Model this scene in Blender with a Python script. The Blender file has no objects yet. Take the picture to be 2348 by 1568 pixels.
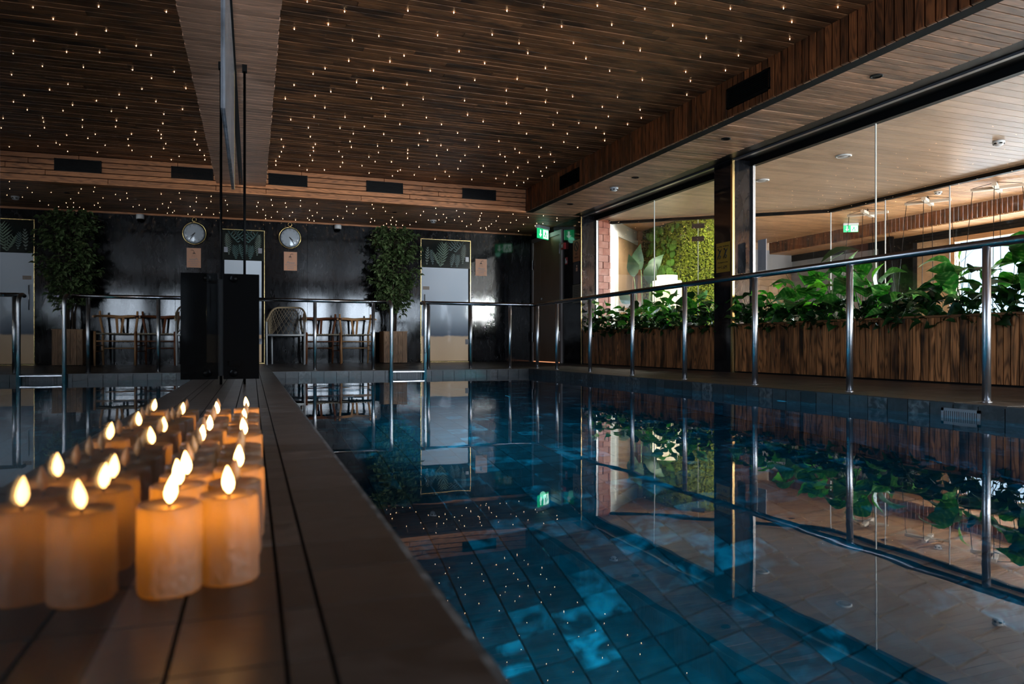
import bpy, bmesh, math, random
from mathutils import Vector, Matrix
random.seed(7)
PI = math.pi
sc = bpy.context.scene
C = sc.collection

# ---------------------------------------------------------------- camera, world, light, exposure
cam = bpy.data.cameras.new('camera'); cam_o = bpy.data.objects.new('camera', cam); C.objects.link(cam_o)
cam.sensor_width = 36; cam.lens = 1700 / 2348 * 36; cam.shift_y = 8 / 2348
cam.clip_start = .02; cam.clip_end = 200
cam_o.location = (0, 0, .28); cam_o.rotation_euler = (PI/2, 0, -math.radians(20.304))
cam.dof.use_dof = True; cam.dof.focus_distance = 7.5; cam.dof.aperture_fstop = 4.2
sc.camera = cam_o
sc.view_settings.view_transform = 'Standard'; sc.view_settings.look = 'None'
sc.view_settings.gamma = 1; sc.view_settings.use_curve_mapping = False
sc.view_settings.exposure = 0.3
cy = sc.cycles; cy.use_adaptive_sampling = True; cy.adaptive_threshold = .035
cy.max_bounces = 9; cy.diffuse_bounces = 3; cy.glossy_bounces = 4; cy.transmission_bounces = 6; cy.transparent_max_bounces = 14; cy.volume_bounces = 0
cy.caustics_reflective = False; cy.caustics_refractive = False
w = bpy.data.worlds.new('sky'); sc.world = w; w.use_nodes = True
w.node_tree.nodes['Background'].inputs[0].default_value = (.55, .7, .9, 1)
w.node_tree.nodes['Background'].inputs[1].default_value = 3.0

def area(name, loc, direction, sx, sy, power, col, spread=180):
    l = bpy.data.lights.new(name, 'AREA'); l.shape = 'RECTANGLE'; l.size = sx; l.size_y = sy
    l.energy = power; l.color = col; l.spread = math.radians(spread)
    o = bpy.data.objects.new(name, l); C.objects.link(o); o.location = loc
    o.rotation_euler = Vector(direction).to_track_quat('-Z', 'Z').to_euler()
    return o
def point(name, loc, power, col, r=.02):
    l = bpy.data.lights.new(name, 'POINT'); l.energy = power; l.color = col; l.shadow_soft_size = r
    o = bpy.data.objects.new(name, l); C.objects.link(o); o.location = loc
    return o
def spot(name, loc, direction, power, col, angle=120, blend=.6, r=.05):
    l = bpy.data.lights.new(name, 'SPOT'); l.energy = power; l.color = col; l.spot_size = math.radians(angle)
    l.spot_blend = blend; l.shadow_soft_size = r
    o = bpy.data.objects.new(name, l); C.objects.link(o); o.location = loc
    o.rotation_euler = Vector(direction).to_track_quat('-Z', 'Y').to_euler()
    return o
DAY = (.74, .86, 1.0)
area('daylight_left_window', (-1.42, 3.5, 1.18), (1, 0, 0), 2.7, 1.7, 290, DAY)
area('daylight_back_window', (2.55, -3.12, 1.2), (0, 1, 0), .95, 1.5, 105, DAY)
area('daylight_back_window_right', (4.2, -3.12, 1.2), (0, 1, 0), 1.1, 1.5, 125, DAY)
area('daylight_lounge_back_window', (9.2, -3.12, 1.25), (0, 1, 0), 1.9, 1.6, 1300, (1, .97, .95))
area('daylight_outer_sky', (13.2, 7.0, 3.2), (-1, 0, -.62), 6, 3, 5000, (.9, .95, 1))
# lamps of the pool: blue underwater floodlights in the near and left walls
PB = (.05, .78, 1.0)
for n, (p, d, e) in enumerate((((.32, 1.5, -.62), (1, .25, -.15), 160), ((.32, 4.4, -.62), (1, .1, -.1), 300),
                               ((.32, 7.2, -.55), (1, .25, -.15), 300), ((1.6, -1.35, -.6), (0, 1, -.35), 110))):
    spot('pool_floodlight', p, d, e, PB, 150, .8, .08)
spot('pool_floodlight', (2.9, 8.0, -.25), (-1, .1, -.25), 60, (.1, .8, .9), 150, .8, .06)

# ---------------------------------------------------------------- helpers
ORG = {}
class MB:
    def __init__(s): s.v = []; s.f = []; s.g = []; s.sm = []
    def face(s, idx, g=None, smooth=False):
        s.f.append(idx); s.g.append(g or [(0, 0, 0)] * len(idx)); s.sm.append(smooth)
    def hexa(s, P, ax='x', r=None, M=None):
        # P: 8 points, bottom ring 0-3, top ring 4-7
        if r is None: r = random.random()
        b = len(s.v); a = 'xyz'.index(ax); uo = r * 7.3
        pts = [Vector(p) for p in P]
        for p in pts: s.v.append(tuple(M @ p if M else p))
        for q in ((0, 3, 2, 1), (4, 5, 6, 7), (0, 1, 5, 4), (1, 2, 6, 5), (2, 3, 7, 6), (3, 0, 4, 7)):
            g = []
            for i in q:
                p = pts[i]; oth = [p[k] for k in range(3) if k != a]
                g.append((p[a] + uo, oth[0] + oth[1], r))
            s.face([b + i for i in q], g)
    def box(s, x0, x1, y0, y1, z0, z1, ax='x', r=None, M=None):
        s.hexa([(x0, y0, z0), (x1, y0, z0), (x1, y1, z0), (x0, y1, z0), (x0, y0, z1), (x1, y0, z1), (x1, y1, z1), (x0, y1, z1)], ax, r, M)
    def cbox(s, x0, x1, y0, y1, z0, z1, face, ch=.0025, ax='x', r=None):
        # box whose visible face is chamfered; face '-z' bottom, '-x' left side, '-y', '+z'
        if face == '-z': P = [(x0+ch*0, y0+ch, z0), (x1, y0+ch, z0), (x1, y1-ch, z0), (x0, y1-ch, z0), (x0, y0, z1), (x1, y0, z1), (x1, y1, z1), (x0, y1, z1)]
        elif face == '+z': P = [(x0, y0, z0), (x1, y0, z0), (x1, y1, z0), (x0, y1, z0), (x0+ch, y0+ch, z1), (x1-ch, y0+ch, z1), (x1-ch, y1-ch, z1), (x0+ch, y1-ch, z1)]
        elif face == '-x': P = [(x0, y0+ch, z0+ch), (x1, y0, z0), (x1, y1, z0), (x0, y1-ch, z0+ch), (x0, y0+ch, z1-ch), (x1, y0, z1), (x1, y1, z1), (x0, y1-ch, z1-ch)]
        elif face == '-y': P = [(x0+ch, y0, z0+ch), (x1-ch, y0, z0+ch), (x1, y1, z0), (x0, y1, z0), (x0+ch, y0, z1-ch), (x1-ch, y0, z1-ch), (x1, y1, z1), (x0, y1, z1)]
        s.hexa(P, ax, r)
    def tube(s, pts, r, seg=10, cap=True, closed=False, r2=None, smooth=True, rr=None):
        pts = [Vector(p) for p in pts]; n = len(pts); b = len(s.v)
        rv = random.random() if rr is None else rr
        up = None; L = 0
        for i, p in enumerate(pts):
            if closed: t = (pts[(i+1) % n] - pts[i-1]).normalized()
            else: t = (pts[min(i+1, n-1)] - pts[max(i-1, 0)]).normalized()
            if up is None: up = Vector((0, 0, 1)) if abs(t.z) < .9 else Vector((1, 0, 0))
            a = t.cross(up).normalized(); c = a.cross(t).normalized(); up = c
            rad = r if r2 is None else r + (r2 - r) * i / (n - 1)
            if isinstance(r, (list, tuple)): rad = r[i]
            for k in range(seg):
                q = 2 * PI * k / seg
                s.v.append(tuple(p + a * (math.cos(q) * rad) + c * (math.sin(q) * rad)))
        m = n if closed else n - 1
        for i in range(m):
            l2 = L + (pts[(i+1) % n] - pts[i]).length
            for k in range(seg):
                k2 = (k + 1) % seg; i2 = (i + 1) % n
                s.face([b+i*seg+k, b+i*seg+k2, b+i2*seg+k2, b+i2*seg+k],
                       [(L+rv*5, k*.008, rv), (L+rv*5, (k+1)*.008, rv), (l2+rv*5, (k+1)*.008, rv), (l2+rv*5, k*.008, rv)], smooth)
            L = l2
        if cap and not closed:
            s.face([b+k for k in range(seg)][::-1]); s.face([b+(n-1)*seg+k for k in range(seg)])
    def lathe(s, prof, c=(0, 0, 0), seg=16, smooth=True, M=None, wob=None, cap=True):
        b = len(s.v); n = len(prof)
        for j, (r, z) in enumerate(prof):
            for k in range(seg):
                q = 2 * PI * k / seg
                rr = r * (wob(k, j) if wob else 1)
                p = Vector((math.cos(q) * rr, math.sin(q) * rr, z))
                if M: p = M @ p
                s.v.append(tuple(p + Vector(c)))
        for j in range(n - 1):
            for k in range(seg):
                k2 = (k + 1) % seg
                s.face([b+j*seg+k, b+j*seg+k2, b+(j+1)*seg+k2, b+(j+1)*seg+k], None, smooth)
        if cap and prof[0][0] > 1e-6: s.face([b+k for k in range(seg)][::-1])
        if cap and prof[-1][0] > 1e-6: s.face([b+(n-1)*seg+k for k in range(seg)])
    def poly(s, pts, t, r=None):
        # flat polygon (list of 3d points) extruded by vector t
        b = len(s.v); n = len(pts); t = Vector(t)
        for p in pts: s.v.append(tuple(p))
        for p in pts: s.v.append(tuple(Vector(p) + t))
        s.face([b+i for i in range(n)][::-1]); s.face([b+n+i for i in range(n)])
        for i in range(n): s.face([b+i, b+(i+1) % n, b+n+(i+1) % n, b+n+i])
    def build(s, name, mat, parent=None, org=None, **props):
        me = bpy.data.meshes.new(name)
        o = Vector((0, 0, 0))
        if parent is not None: o = ORG[parent.name]
        elif org is not None: o = Vector(org)
        me.from_pydata([tuple(Vector(p) - o) for p in s.v], [], s.f)
        at = me.attributes.new('gco', 'FLOAT_VECTOR', 'CORNER')
        flat = []
        for g in s.g:
            for q in g: flat += q
        at.data.foreach_set('vector', flat)
        me.polygons.foreach_set('use_smooth', s.sm)
        me.materials.append(mat); me.update()
        ob = bpy.data.objects.new(name, me); C.objects.link(ob)
        if parent is not None: ob.parent = parent
        else: ob.location = o
        ORG[ob.name] = o
        for k, v in props.items(): ob[k] = v
        return ob
def empty(name, loc, label=None, cat=None, group=None):
    o = bpy.data.objects.new(name, None); C.objects.link(o); o.location = loc; o.empty_display_size = .1
    ORG[o.name] = Vector(loc); tag(o, label, cat, group); return o
def tag(o, label=None, cat=None, group=None, kind=None):
    if label: o['label'] = label
    if cat: o['category'] = cat
    if group: o['group'] = group
    if kind: o['kind'] = kind
    return o
def dup(o, parent=None, loc=None, rot=None, label=None):
    c = o.copy(); C.objects.link(c); c.parent = parent
    if loc is not None: c.location = loc
    if rot is not None: c.rotation_euler = rot
    if label: c['label'] = label
    for ch in o.children: dup(ch, c)
    return c
def text_mesh(body, size, name, mat, parent, loc, rot, font_ext=.0006, sx=1.0, shear=0, align='CENTER'):
    cu = bpy.data.curves.new(name, 'FONT'); cu.body = body; cu.size = size; cu.extrude = font_ext
    cu.align_x = align; cu.align_y = 'CENTER'; cu.shear = shear; cu.resolution_u = 3
    t = bpy.data.objects.new(name, cu); C.objects.link(t)
    bpy.context.view_layer.update()
    dg = bpy.context.evaluated_depsgraph_get()
    me = bpy.data.meshes.new_from_object(t.evaluated_get(dg))
    bpy.data.objects.remove(t)
    me.name = name; me.materials.clear(); me.materials.append(mat)
    ob = bpy.data.objects.new(name, me); C.objects.link(ob)
    ob.parent = parent; ob.location = Vector(loc) - ORG[parent.name]; ob.rotation_euler = rot; ob.scale = (sx, 1, 1)
    return ob

# ---------------------------------------------------------------- materials
def newmat(name):
    m = bpy.data.materials.new(name); m.use_nodes = True
    nt = m.node_tree; b = nt.nodes['Principled BSDF']
    return m, nt, b, nt.nodes.new, nt.links.new
def flat(name, col, rough=.5, metal=0, spec=.5, emit=None, es=0, coat=0):
    m, nt, b, N, L = newmat(name)
    b.inputs['Base Color'].default_value = (*col, 1); b.inputs['Roughness'].default_value = rough
    b.inputs['Metallic'].default_value = metal; b.inputs['Specular IOR Level'].default_value = spec
    b.inputs['Coat Weight'].default_value = coat
    if emit: b.inputs['Emission Color'].default_value = (*emit, 1); b.inputs['Emission Strength'].default_value = es
    return m
def math_(N, L, op, a, b=None, c=None):
    n = N('ShaderNodeMath'); n.operation = op
    for i, x in enumerate((a, b, c)):
        if x is None: continue
        if isinstance(x, (int, float)): n.inputs[i].default_value = x
        else: L(x, n.inputs[i])
    return n.outputs[0]
def ramp(N, L, fac, stops, interp='LINEAR'):
    r = N('ShaderNodeValToRGB'); r.color_ramp.interpolation = interp
    e = r.color_ramp.elements
    while len(e) < len(stops): e.new(.5)
    for i, (p, c) in enumerate(stops):
        e[i].position = p; e[i].color = (*c, 1) if len(c) == 3 else c
    L(fac, r.inputs[0]); return r.outputs[0]
def mixc(N, L, fac, a, b, mode='MIX'):
    n = N('ShaderNodeMix'); n.data_type = 'RGBA'; n.blend_type = mode
    for i, x in ((0, fac), (6, a), (7, b)):
        if isinstance(x, (int, float)): n.inputs[i].default_value = x
        elif isinstance(x, tuple): n.inputs[i].default_value = (*x, 1)
        else: L(x, n.inputs[i])
    return n.outputs[2]
def wood(name, light, dark, rough=.5, char=.6, ring=.5, vary=.5, spec=.4, bump=.15):
    m, nt, b, N, L = newmat(name)
    at = N('ShaderNodeAttribute'); at.attribute_name = 'gco'
    sp = N('ShaderNodeSeparateXYZ'); L(at.outputs['Vector'], sp.inputs[0])
    oi = N('ShaderNodeObjectInfo')
    u, v, r = sp.outputs
    r = math_(N, L, 'FRACT', math_(N, L, 'ADD', r, oi.outputs['Random']))
    def vec(us, vs, rs):
        c = N('ShaderNodeCombineXYZ'); L(math_(N, L, 'MULTIPLY', u, us), c.inputs[0]); L(math_(N, L, 'MULTIPLY', v, vs), c.inputs[1])
        L(math_(N, L, 'MULTIPLY', r, rs), c.inputs[2]); return c.outputs[0]
    def noise(v_, sc_, det=4, dist=0):
        n = N('ShaderNodeTexNoise'); L(v_, n.inputs['Vector']); n.inputs['Scale'].default_value = sc_
        n.inputs['Detail'].default_value = det; n.inputs['Distortion'].default_value = dist; return n.outputs['Fac']
    fine = noise(vec(4, 160, 51), 1, 3)
    big = noise(vec(1.1, 11, 97), 1, 1.5, .3)
    rings = math_(N, L, 'MULTIPLY_ADD', math_(N, L, 'SINE', math_(N, L, 'MULTIPLY', big, 85)), .5, .5)
    rings = math_(N, L, 'POWER', rings, 2.0)
    sco = noise(vec(2.3, 7, 31), 1, 3)
    scm = ramp(N, L, sco, [(.45, (0, 0, 0)), (.68, (1, 1, 1))])
    hi = tuple(min(1, x * 1.35) for x in light)
    c = mixc(N, L, fine, light, hi)
    mid = tuple(light[i] * .35 + dark[i] * .65 for i in range(3))
    c = mixc(N, L, math_(N, L, 'MULTIPLY', rings, ring), c, mid)
    c = mixc(N, L, math_(N, L, 'MULTIPLY', scm, char), c, dark)
    br = math_(N, L, 'MULTIPLY_ADD', r, vary, 1 - vary / 2)
    mul = N('ShaderNodeCombineColor')
    for i in range(3): L(br, mul.inputs[i])
    c = mixc(N, L, 1.0, c, mul.outputs[0], 'MULTIPLY')
    L(c, b.inputs['Base Color'])
    b.inputs['Roughness'].default_value = rough; b.inputs['Specular IOR Level'].default_value = spec
    if bump:
        bp = N('ShaderNodeBump'); bp.inputs['Strength'].default_value = bump; bp.inputs['Distance'].default_value = .003
        L(math_(N, L, 'ADD', rings, fine), bp.inputs['Height']); L(bp.outputs[0], b.inputs['Normal'])
    return m
def slate(name, base, hi, rough=.45, scale=14, vary=.6, spot=.85, spec=.4, bump=.2):
    m, nt, b, N, L = newmat(name)
    at = N('ShaderNodeAttribute'); at.attribute_name = 'gco'
    sp = N('ShaderNodeSeparateXYZ'); L(at.outputs['Vector'], sp.inputs[0]); oi = N('ShaderNodeObjectInfo')
    r = math_(N, L, 'FRACT', math_(N, L, 'ADD', sp.outputs[2], oi.outputs['Random']))
    g = N('ShaderNodeNewGeometry')
    va = N('ShaderNodeVectorMath'); va.operation = 'ADD'; L(g.outputs['Position'], va.inputs[0])
    cb = N('ShaderNodeCombineXYZ'); L(math_(N, L, 'MULTIPLY', r, 19), cb.inputs[0]); L(cb.outputs[0], va.inputs[1])
    n = N('ShaderNodeTexNoise'); L(va.outputs[0], n.inputs['Vector']); n.inputs['Scale'].default_value = scale; n.inputs['Detail'].default_value = 6
    n.inputs['Distortion'].default_value = .6
    mk = ramp(N, L, r, [(spot - .12, (0, 0, 0)), (min(1, spot + .1), (1, 1, 1))])
    k = ramp(N, L, n.outputs['Fac'], [(.42, (0, 0, 0)), (.66, (1, 1, 1))])
    f = math_(N, L, 'MULTIPLY', math_(N, L, 'MULTIPLY_ADD', mk, .85, .12), k)
    c = mixc(N, L, f, base, hi)
    br = math_(N, L, 'MULTIPLY_ADD', math_(N, L, 'FRACT', math_(N, L, 'MULTIPLY', r, 7.77)), vary, 1 - vary / 2)
    mul = N('ShaderNodeCombineColor')
    for i in range(3): L(br, mul.inputs[i])
    c = mixc(N, L, 1.0, c, mul.outputs[0], 'MULTIPLY')
    L(c, b.inputs['Base Color']); b.inputs['Roughness'].default_value = rough; b.inputs['Specular IOR Level'].default_value = spec
    if bump:
        bp = N('ShaderNodeBump'); bp.inputs['Strength'].default_value = bump; bp.inputs['Distance'].default_value = .004
        L(n.outputs['Fac'], bp.inputs['Height']); L(bp.outputs[0], b.inputs['Normal'])
    return m
def marble(name, base=(.007, .0072, .0085), vein=(.12, .12, .13), rough=.07, spec=.45):
    m, nt, b, N, L = newmat(name)
    g = N('ShaderNodeNewGeometry')
    mp = N('ShaderNodeMapping'); mp.inputs['Rotation'].default_value = (0, .5, 0); mp.inputs['Scale'].default_value = (1.6, 1.6, .6)
    L(g.outputs['Position'], mp.inputs[0])
    n1 = N('ShaderNodeTexNoise'); L(mp.outputs[0], n1.inputs['Vector']); n1.inputs['Scale'].default_value = 5; n1.inputs['Detail'].default_value = 9
    n1.inputs['Roughness'].default_value = .68; n1.inputs['Distortion'].default_value = 1.2
    mot = ramp(N, L, n1.outputs['Fac'], [(.38, (0, 0, 0)), (.75, (1, 1, 1))])
    mp2 = N('ShaderNodeMapping'); mp2.inputs['Rotation'].default_value = (0, .45, 0); mp2.inputs['Scale'].default_value = (9, 9, 1.6)
    L(g.outputs['Position'], mp2.inputs[0])
    n2 = N('ShaderNodeTexNoise'); L(mp2.outputs[0], n2.inputs['Vector']); n2.inputs['Scale'].default_value = 1; n2.inputs['Detail'].default_value = 5; n2.inputs['Distortion'].default_value = .8
    d = math_(N, L, 'ABSOLUTE', math_(N, L, 'SUBTRACT', n2.outputs['Fac'], .5))
    ve = ramp(N, L, d, [(0, (1, 1, 1)), (.012, (0, 0, 0))])
    n3 = N('ShaderNodeTexNoise'); L(g.outputs['Position'], n3.inputs['Vector']); n3.inputs['Scale'].default_value = 2.2
    vm = ramp(N, L, n3.outputs['Fac'], [(.5, (0, 0, 0)), (.65, (1, 1, 1))])
    c = mixc(N, L, mot, base, tuple(x * 3.2 for x in base))
    c = mixc(N, L, math_(N, L, 'MULTIPLY', math_(N, L, 'MULTIPLY', ve, vm), .7), c, vein)
    L(c, b.inputs['Base Color'])
    L(math_(N, L, 'MULTIPLY_ADD', mot, .03, rough), b.inputs['Roughness']); b.inputs['Specular IOR Level'].default_value = spec
    bp = N('ShaderNodeBump'); bp.inputs['Strength'].default_value = .03; bp.inputs['Distance'].default_value = .001
    L(n1.outputs['Fac'], bp.inputs['Height']); L(bp.outputs[0], b.inputs['Normal'])
    return m
def glassmat(name, tint=(.95, .97, .97), ior=1.45, rough=0, bump=0):
    m, nt, b, N, L = newmat(name); nt.nodes.remove(b)
    out = nt.nodes['Material Output']
    f = N('ShaderNodeFresnel'); ge = N('ShaderNodeNewGeometry')
    L(math_(N, L, 'POWER', ior, math_(N, L, 'MULTIPLY_ADD', ge.outputs['Backfacing'], -2, 1)), f.inputs[0])   # thin pane: same reflection on both faces
    t = N('ShaderNodeBsdfTransparent'); t.inputs[0].default_value = (*tint, 1)
    g = N('ShaderNodeBsdfGlossy'); g.inputs['Roughness'].default_value = rough
    mx = N('ShaderNodeMixShader'); L(f.outputs[0], mx.inputs[0]); L(t.outputs[0], mx.inputs[1]); L(g.outputs[0], mx.inputs[2])
    L(mx.outputs[0], out.inputs[0])
    return m
M_ceil = wood('charred_ceiling_wood', (.29, .125, .052), (.022, .012, .008), .5, .85, .55, .7)
M_soff = wood('brushed_soffit_wood', (.33, .18, .11), (.045, .03, .022), .5, .6, .5, .55)
M_fasc = wood('charred_fascia_wood', (.25, .08, .025), (.018, .008, .004), .5, .8, .85, .6)
M_bulk = wood('light_bulkhead_wood', (.72, .42, .29), (.22, .13, .1), .4, .4, .4, .3)
M_fasf = wood('burnt_orange_boards', (.50, .20, .08), (.09, .035, .015), .5, .25, .7, .3)
M_plant = wood('burnt_planter_boards', (.44, .18, .065), (.012, .006, .004), .5, .95, .95, .75)
M_pale = wood('pale_ceiling_wood', (.52, .37, .26), (.32, .21, .14), .32, .4, .25, .25, .5, .03)
M_honey = wood('honey_slat_wood', (.5, .26, .12), (.26, .12, .05), .45, .5, .45, .35)
M_wallw = wood('brown_wall_boards', (.42, .26, .15), (.2, .11, .06), .5, .4, .4, .3)
M_box = wood('planter_box_wood', (.62, .38, .22), (.2, .11, .06), .55, .5, .7, .5)
M_back = flat('gap_black', (.004, .0035, .003), .9, spec=.1)
M_marb = marble('black_marble')
M_marbr = marble('black_marble_polished', (.006, .006, .007), (.05, .05, .055), .07)
M_gold = flat('brass_trim', (.75, .55, .25), .25, 1)
M_steel = flat('brushed_steel', (.6, .61, .64), .32, 1)
M_rail = flat('reflection_darkened_steel', (.3, .3, .32), .22, 1)  # same steel, darkened in colour to imitate the dark ceiling it reflects
M_blk = flat('black_metal', (.005, .005, .0055), .45, 0, .15)
M_blkg = flat('glossy_black_metal', (.002, .002, .0022), .3, 0, .04)
M_grey = flat('grey_aluminium', (.2, .2, .22), .35, .6)
M_white = flat('white_plastic', (.72, .74, .78), .35)
M_led = slate('ledge_slate', (.034, .024, .019), (.09, .075, .068), .32, 16, .5, .8, .4)
M_deck = slate('deck_slate', (.045, .034, .029), (.1, .085, .075), .38, 12, .5, .8, .4)
M_ptile = slate('pool_wall_slate', (.028, .033, .036), (.15, .16, .165), .4, 26, .8, .74, .5)
M_pfl = slate('pool_floor_slate', (.045, .065, .065), (.14, .42, .42), .4, 11, .3, .8, .4)
M_grout = flat('dark_grout', (.004, .004, .0045), .9, spec=.1)
M_glass = glassmat('window_glass')
M_mirr = glassmat('dark_partition_glass', (.5, .51, .52), 1.65)
M_cream = flat('painted_panel', (.7, .66, .6), .4)
M_whitew = flat('white_paint', (.78, .78, .76), .5)
M_doorw = wood('maple_door', (.42, .27, .16), (.3, .18, .1), .45, .25, .2, .1)
M_frameg = flat('taupe_door_frame', (.3, .26, .25), .4)
M_sign = flat('peach_sign', (.72, .36, .22), .45)
M_ink = flat('dark_print', (.02, .018, .02), .6)
M_inkg = flat('grey_print', (.25, .27, .3), .5)
M_face = flat('clock_face', (.5, .57, .66), .12, spec=.6)
M_leafd = None
def leafmat(name, base, hi, rough=.4, trans=.25, scale=30, var=.55):
    m, nt, b, N, L = newmat(name); out = nt.nodes['Material Output']
    oi = N('ShaderNodeObjectInfo'); g = N('ShaderNodeNewGeometry')
    at = N('ShaderNodeAttribute'); at.attribute_name = 'gco'
    sp = N('ShaderNodeSeparateXYZ'); L(at.outputs['Vector'], sp.inputs[0])
    r = math_(N, L, 'FRACT', math_(N, L, 'ADD', sp.outputs[2], oi.outputs['Random']))
    # u along the leaf, v across (-1..1): pale streaks between the veins
    wv = math_(N, L, 'SINE', math_(N, L, 'ADD', math_(N, L, 'MULTIPLY', sp.outputs[0], 38), math_(N, L, 'MULTIPLY', math_(N, L, 'ABSOLUTE', sp.outputs[1]), -9)))
    n = N('ShaderNodeTexNoise'); L(g.outputs['Position'], n.inputs['Vector']); n.inputs['Scale'].default_value = scale; n.inputs['Detail'].default_value = 3
    f = math_(N, L, 'ADD', math_(N, L, 'MULTIPLY', wv, .12), n.outputs['Fac'])
    k = ramp(N, L, f, [(.5, (0, 0, 0)), (.72, (1, 1, 1))])
    c = mixc(N, L, math_(N, L, 'MULTIPLY', k, var), base, hi)
    br = math_(N, L, 'MULTIPLY_ADD', r, .9, .55)
    mul = N('ShaderNodeCombineColor')
    for i in range(3): L(br, mul.inputs[i])
    c = mixc(N, L, 1.0, c, mul.outputs[0], 'MULTIPLY')
    L(c, b.inputs['Base Color']); b.inputs['Roughness'].default_value = rough
    tr = N('ShaderNodeBsdfTranslucent'); L(mixc(N, L, 1.0, c, (1.0, 1.5, .5), 'MULTIPLY'), tr.inputs[0])
    mx = N('ShaderNodeMixShader'); mx.inputs[0].default_value = trans
    L(b.outputs[0], mx.inputs[1]); L(tr.outputs[0], mx.inputs[2]); L(mx.outputs[0], out.inputs[0])
    return m
M_leaf = leafmat('variegated_leaf', (.03, .17, .025), (.3, .5, .16))
M_leafl = leafmat('pale_green_leaf', (.16, .42, .05), (.3, .55, .12), trans=.4)
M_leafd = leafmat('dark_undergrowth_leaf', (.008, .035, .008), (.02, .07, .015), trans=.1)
M_fig = leafmat('ficus_leaf', (.08, .15, .045), (.6, .65, .38), .45, .2, 60, .6)
M_ban = leafmat('broad_leaf', (.018, .05, .018), (.03, .07, .025), rough=.6, trans=.1, scale=3, var=.4)
M_bark = flat('grey_brown_bark', (.1, .07, .05), .8)
M_stem = flat('green_stem', (.06, .12, .03), .6)
M_soil = flat('dark_soil', (.012, .009, .007), .95)
# wax: translucent skin lit by the lamp inside
def waxmat():
    m, nt, b, N, L = newmat('ivory_wax'); out = nt.nodes['Material Output']
    g = N('ShaderNodeNewGeometry')
    n = N('ShaderNodeTexNoise'); L(g.outputs['Position'], n.inputs['Vector']); n.inputs['Scale'].default_value = 70; n.inputs['Detail'].default_value = 3
    b.inputs['Base Color'].default_value = (.12, .092, .07, 1); b.inputs['Roughness'].default_value = .55
    bp = N('ShaderNodeBump'); bp.inputs['Strength'].default_value = 1; bp.inputs['Distance'].default_value = .006; L(n.outputs['Fac'], bp.inputs['Height'])
    L(bp.outputs[0], b.inputs['Normal'])
    tr = N('ShaderNodeBsdfTranslucent'); tr.inputs[0].default_value = (1, .6, .2, 1)
    mx = N('ShaderNodeMixShader'); mx.inputs[0].default_value = .4
    L(b.outputs[0], mx.inputs[1]); L(tr.outputs[0], mx.inputs[2]); L(mx.outputs[0], out.inputs[0]); return m
M_wax = waxmat()
M_flame = flat('flame', (1, .6, .2), .5, emit=(1, .52, .16), es=17)
M_flamed = flat('unlit_flame_tip', (.6, .3, .12), .4)
M_star = flat('star_light_glow', (1, .7, .4), .5, emit=(1, .62, .34), es=18)

# ================================================================= STRUCTURE
def struct(name, loc=(0, 0, 0)):
    o = empty(name, loc); o['kind'] = 'structure'; return o
# mirror-like glass line on the left
def gx(y): return -.117 + .0175 * (y - .944)
PHI = math.atan(.0175)
MW = Matrix.Translation((gx(0), 0, 0)) @ Matrix.Rotation(-PHI, 4, 'Z')   # local frame: x from the glass, y along it

# ---- ceiling, upper field: planks across the pool
ce = struct('ceiling')
b = MB(); b.box(-1.3, 3.96, -3.1, 10.1, 2.575, 2.75); b.build('ceiling_backing', M_back, ce)
P = .075
stuff = MB(); y = -3.0
while y < 10.04:
    y1 = min(y + P - .007, 10.05)
    cuts = [.05, 3.95]
    if y > 2.6:
        k = random.random() * 1.6 + .5
        while k < 3.6: cuts.insert(-1, k); k += 1.2 + random.random() * 1.3
        cuts = sorted(cuts)
    for i in range(len(cuts) - 1):
        dz = random.uniform(-.0015, .0015)
        if 2.9 < y < 6.6:
            q = MB(); q.cbox(cuts[i], cuts[i+1]-.0015, y, y1, 2.55+dz, 2.575, '-z'); q.build('plank', M_ceil, ce)
        else: stuff.cbox(cuts[i], cuts[i+1]-.0015, y, y1, 2.55+dz, 2.575, '-z')
    y += P
stuff.build('planks', M_ceil, ce, kind='stuff')
# ---- fascia on the right: upright boards, two grilles
fr = struct('trim_1')
GR = [(8.28, 8.805), (4.784, 5.299)]
b = MB(); b.box(3.955, 4.05, -3.0, 10.07, 2.225, 2.6); b.build('fascia_backing', M_back, fr)
stuff = MB(); y = -3.0
while y < 10.04:
    y1 = min(y + .067, 10.06); hit = any(a - .02 < y + .035 < c_ + .02 for a, c_ in GR)
    segs = [(2.226, 2.2950), (2.475, 2.553)] if hit else [(2.226, 2.553)]
    for z0, z1 in segs:
        xx = 3.932 + random.uniform(-.002, .002)
        if 2.6 < y < 8.3:
            q = MB(); q.cbox(xx, 3.956, y, y1, z0, z1, '-x', ax='z'); q.build('board', M_fasc, fr)
        else: stuff.cbox(xx, 3.956, y, y1, z0, z1, '-x', ax='z')
    y += .075
stuff.build('boards', M_fasc, fr, kind='stuff')
# ---- far fascia: five long horizontal boards
ff = struct('trim_2')
b = MB(); b.box(-1.25, 3.935, 10.065, 10.14, 2.232, 2.6); b.build('fascia_backing', M_back, ff)
for i in range(5):
    z0 = 2.232 + i * .0645
    xs = [-1.25] + sorted([random.uniform(-.2, .8), random.uniform(1.3, 2.9)]) + [3.934]
    for j in range(3):
        q = MB(); q.cbox(xs[j], xs[j+1]-.002, 10.05, 10.066, z0, z0 + .058, '-y'); q.build('board', M_fasf, ff)
b = MB(); b.box(-1.25, 3.935, 10.04, 10.16, 2.215, 2.2315); b.build('edge_board', M_fasf, ff)
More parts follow.
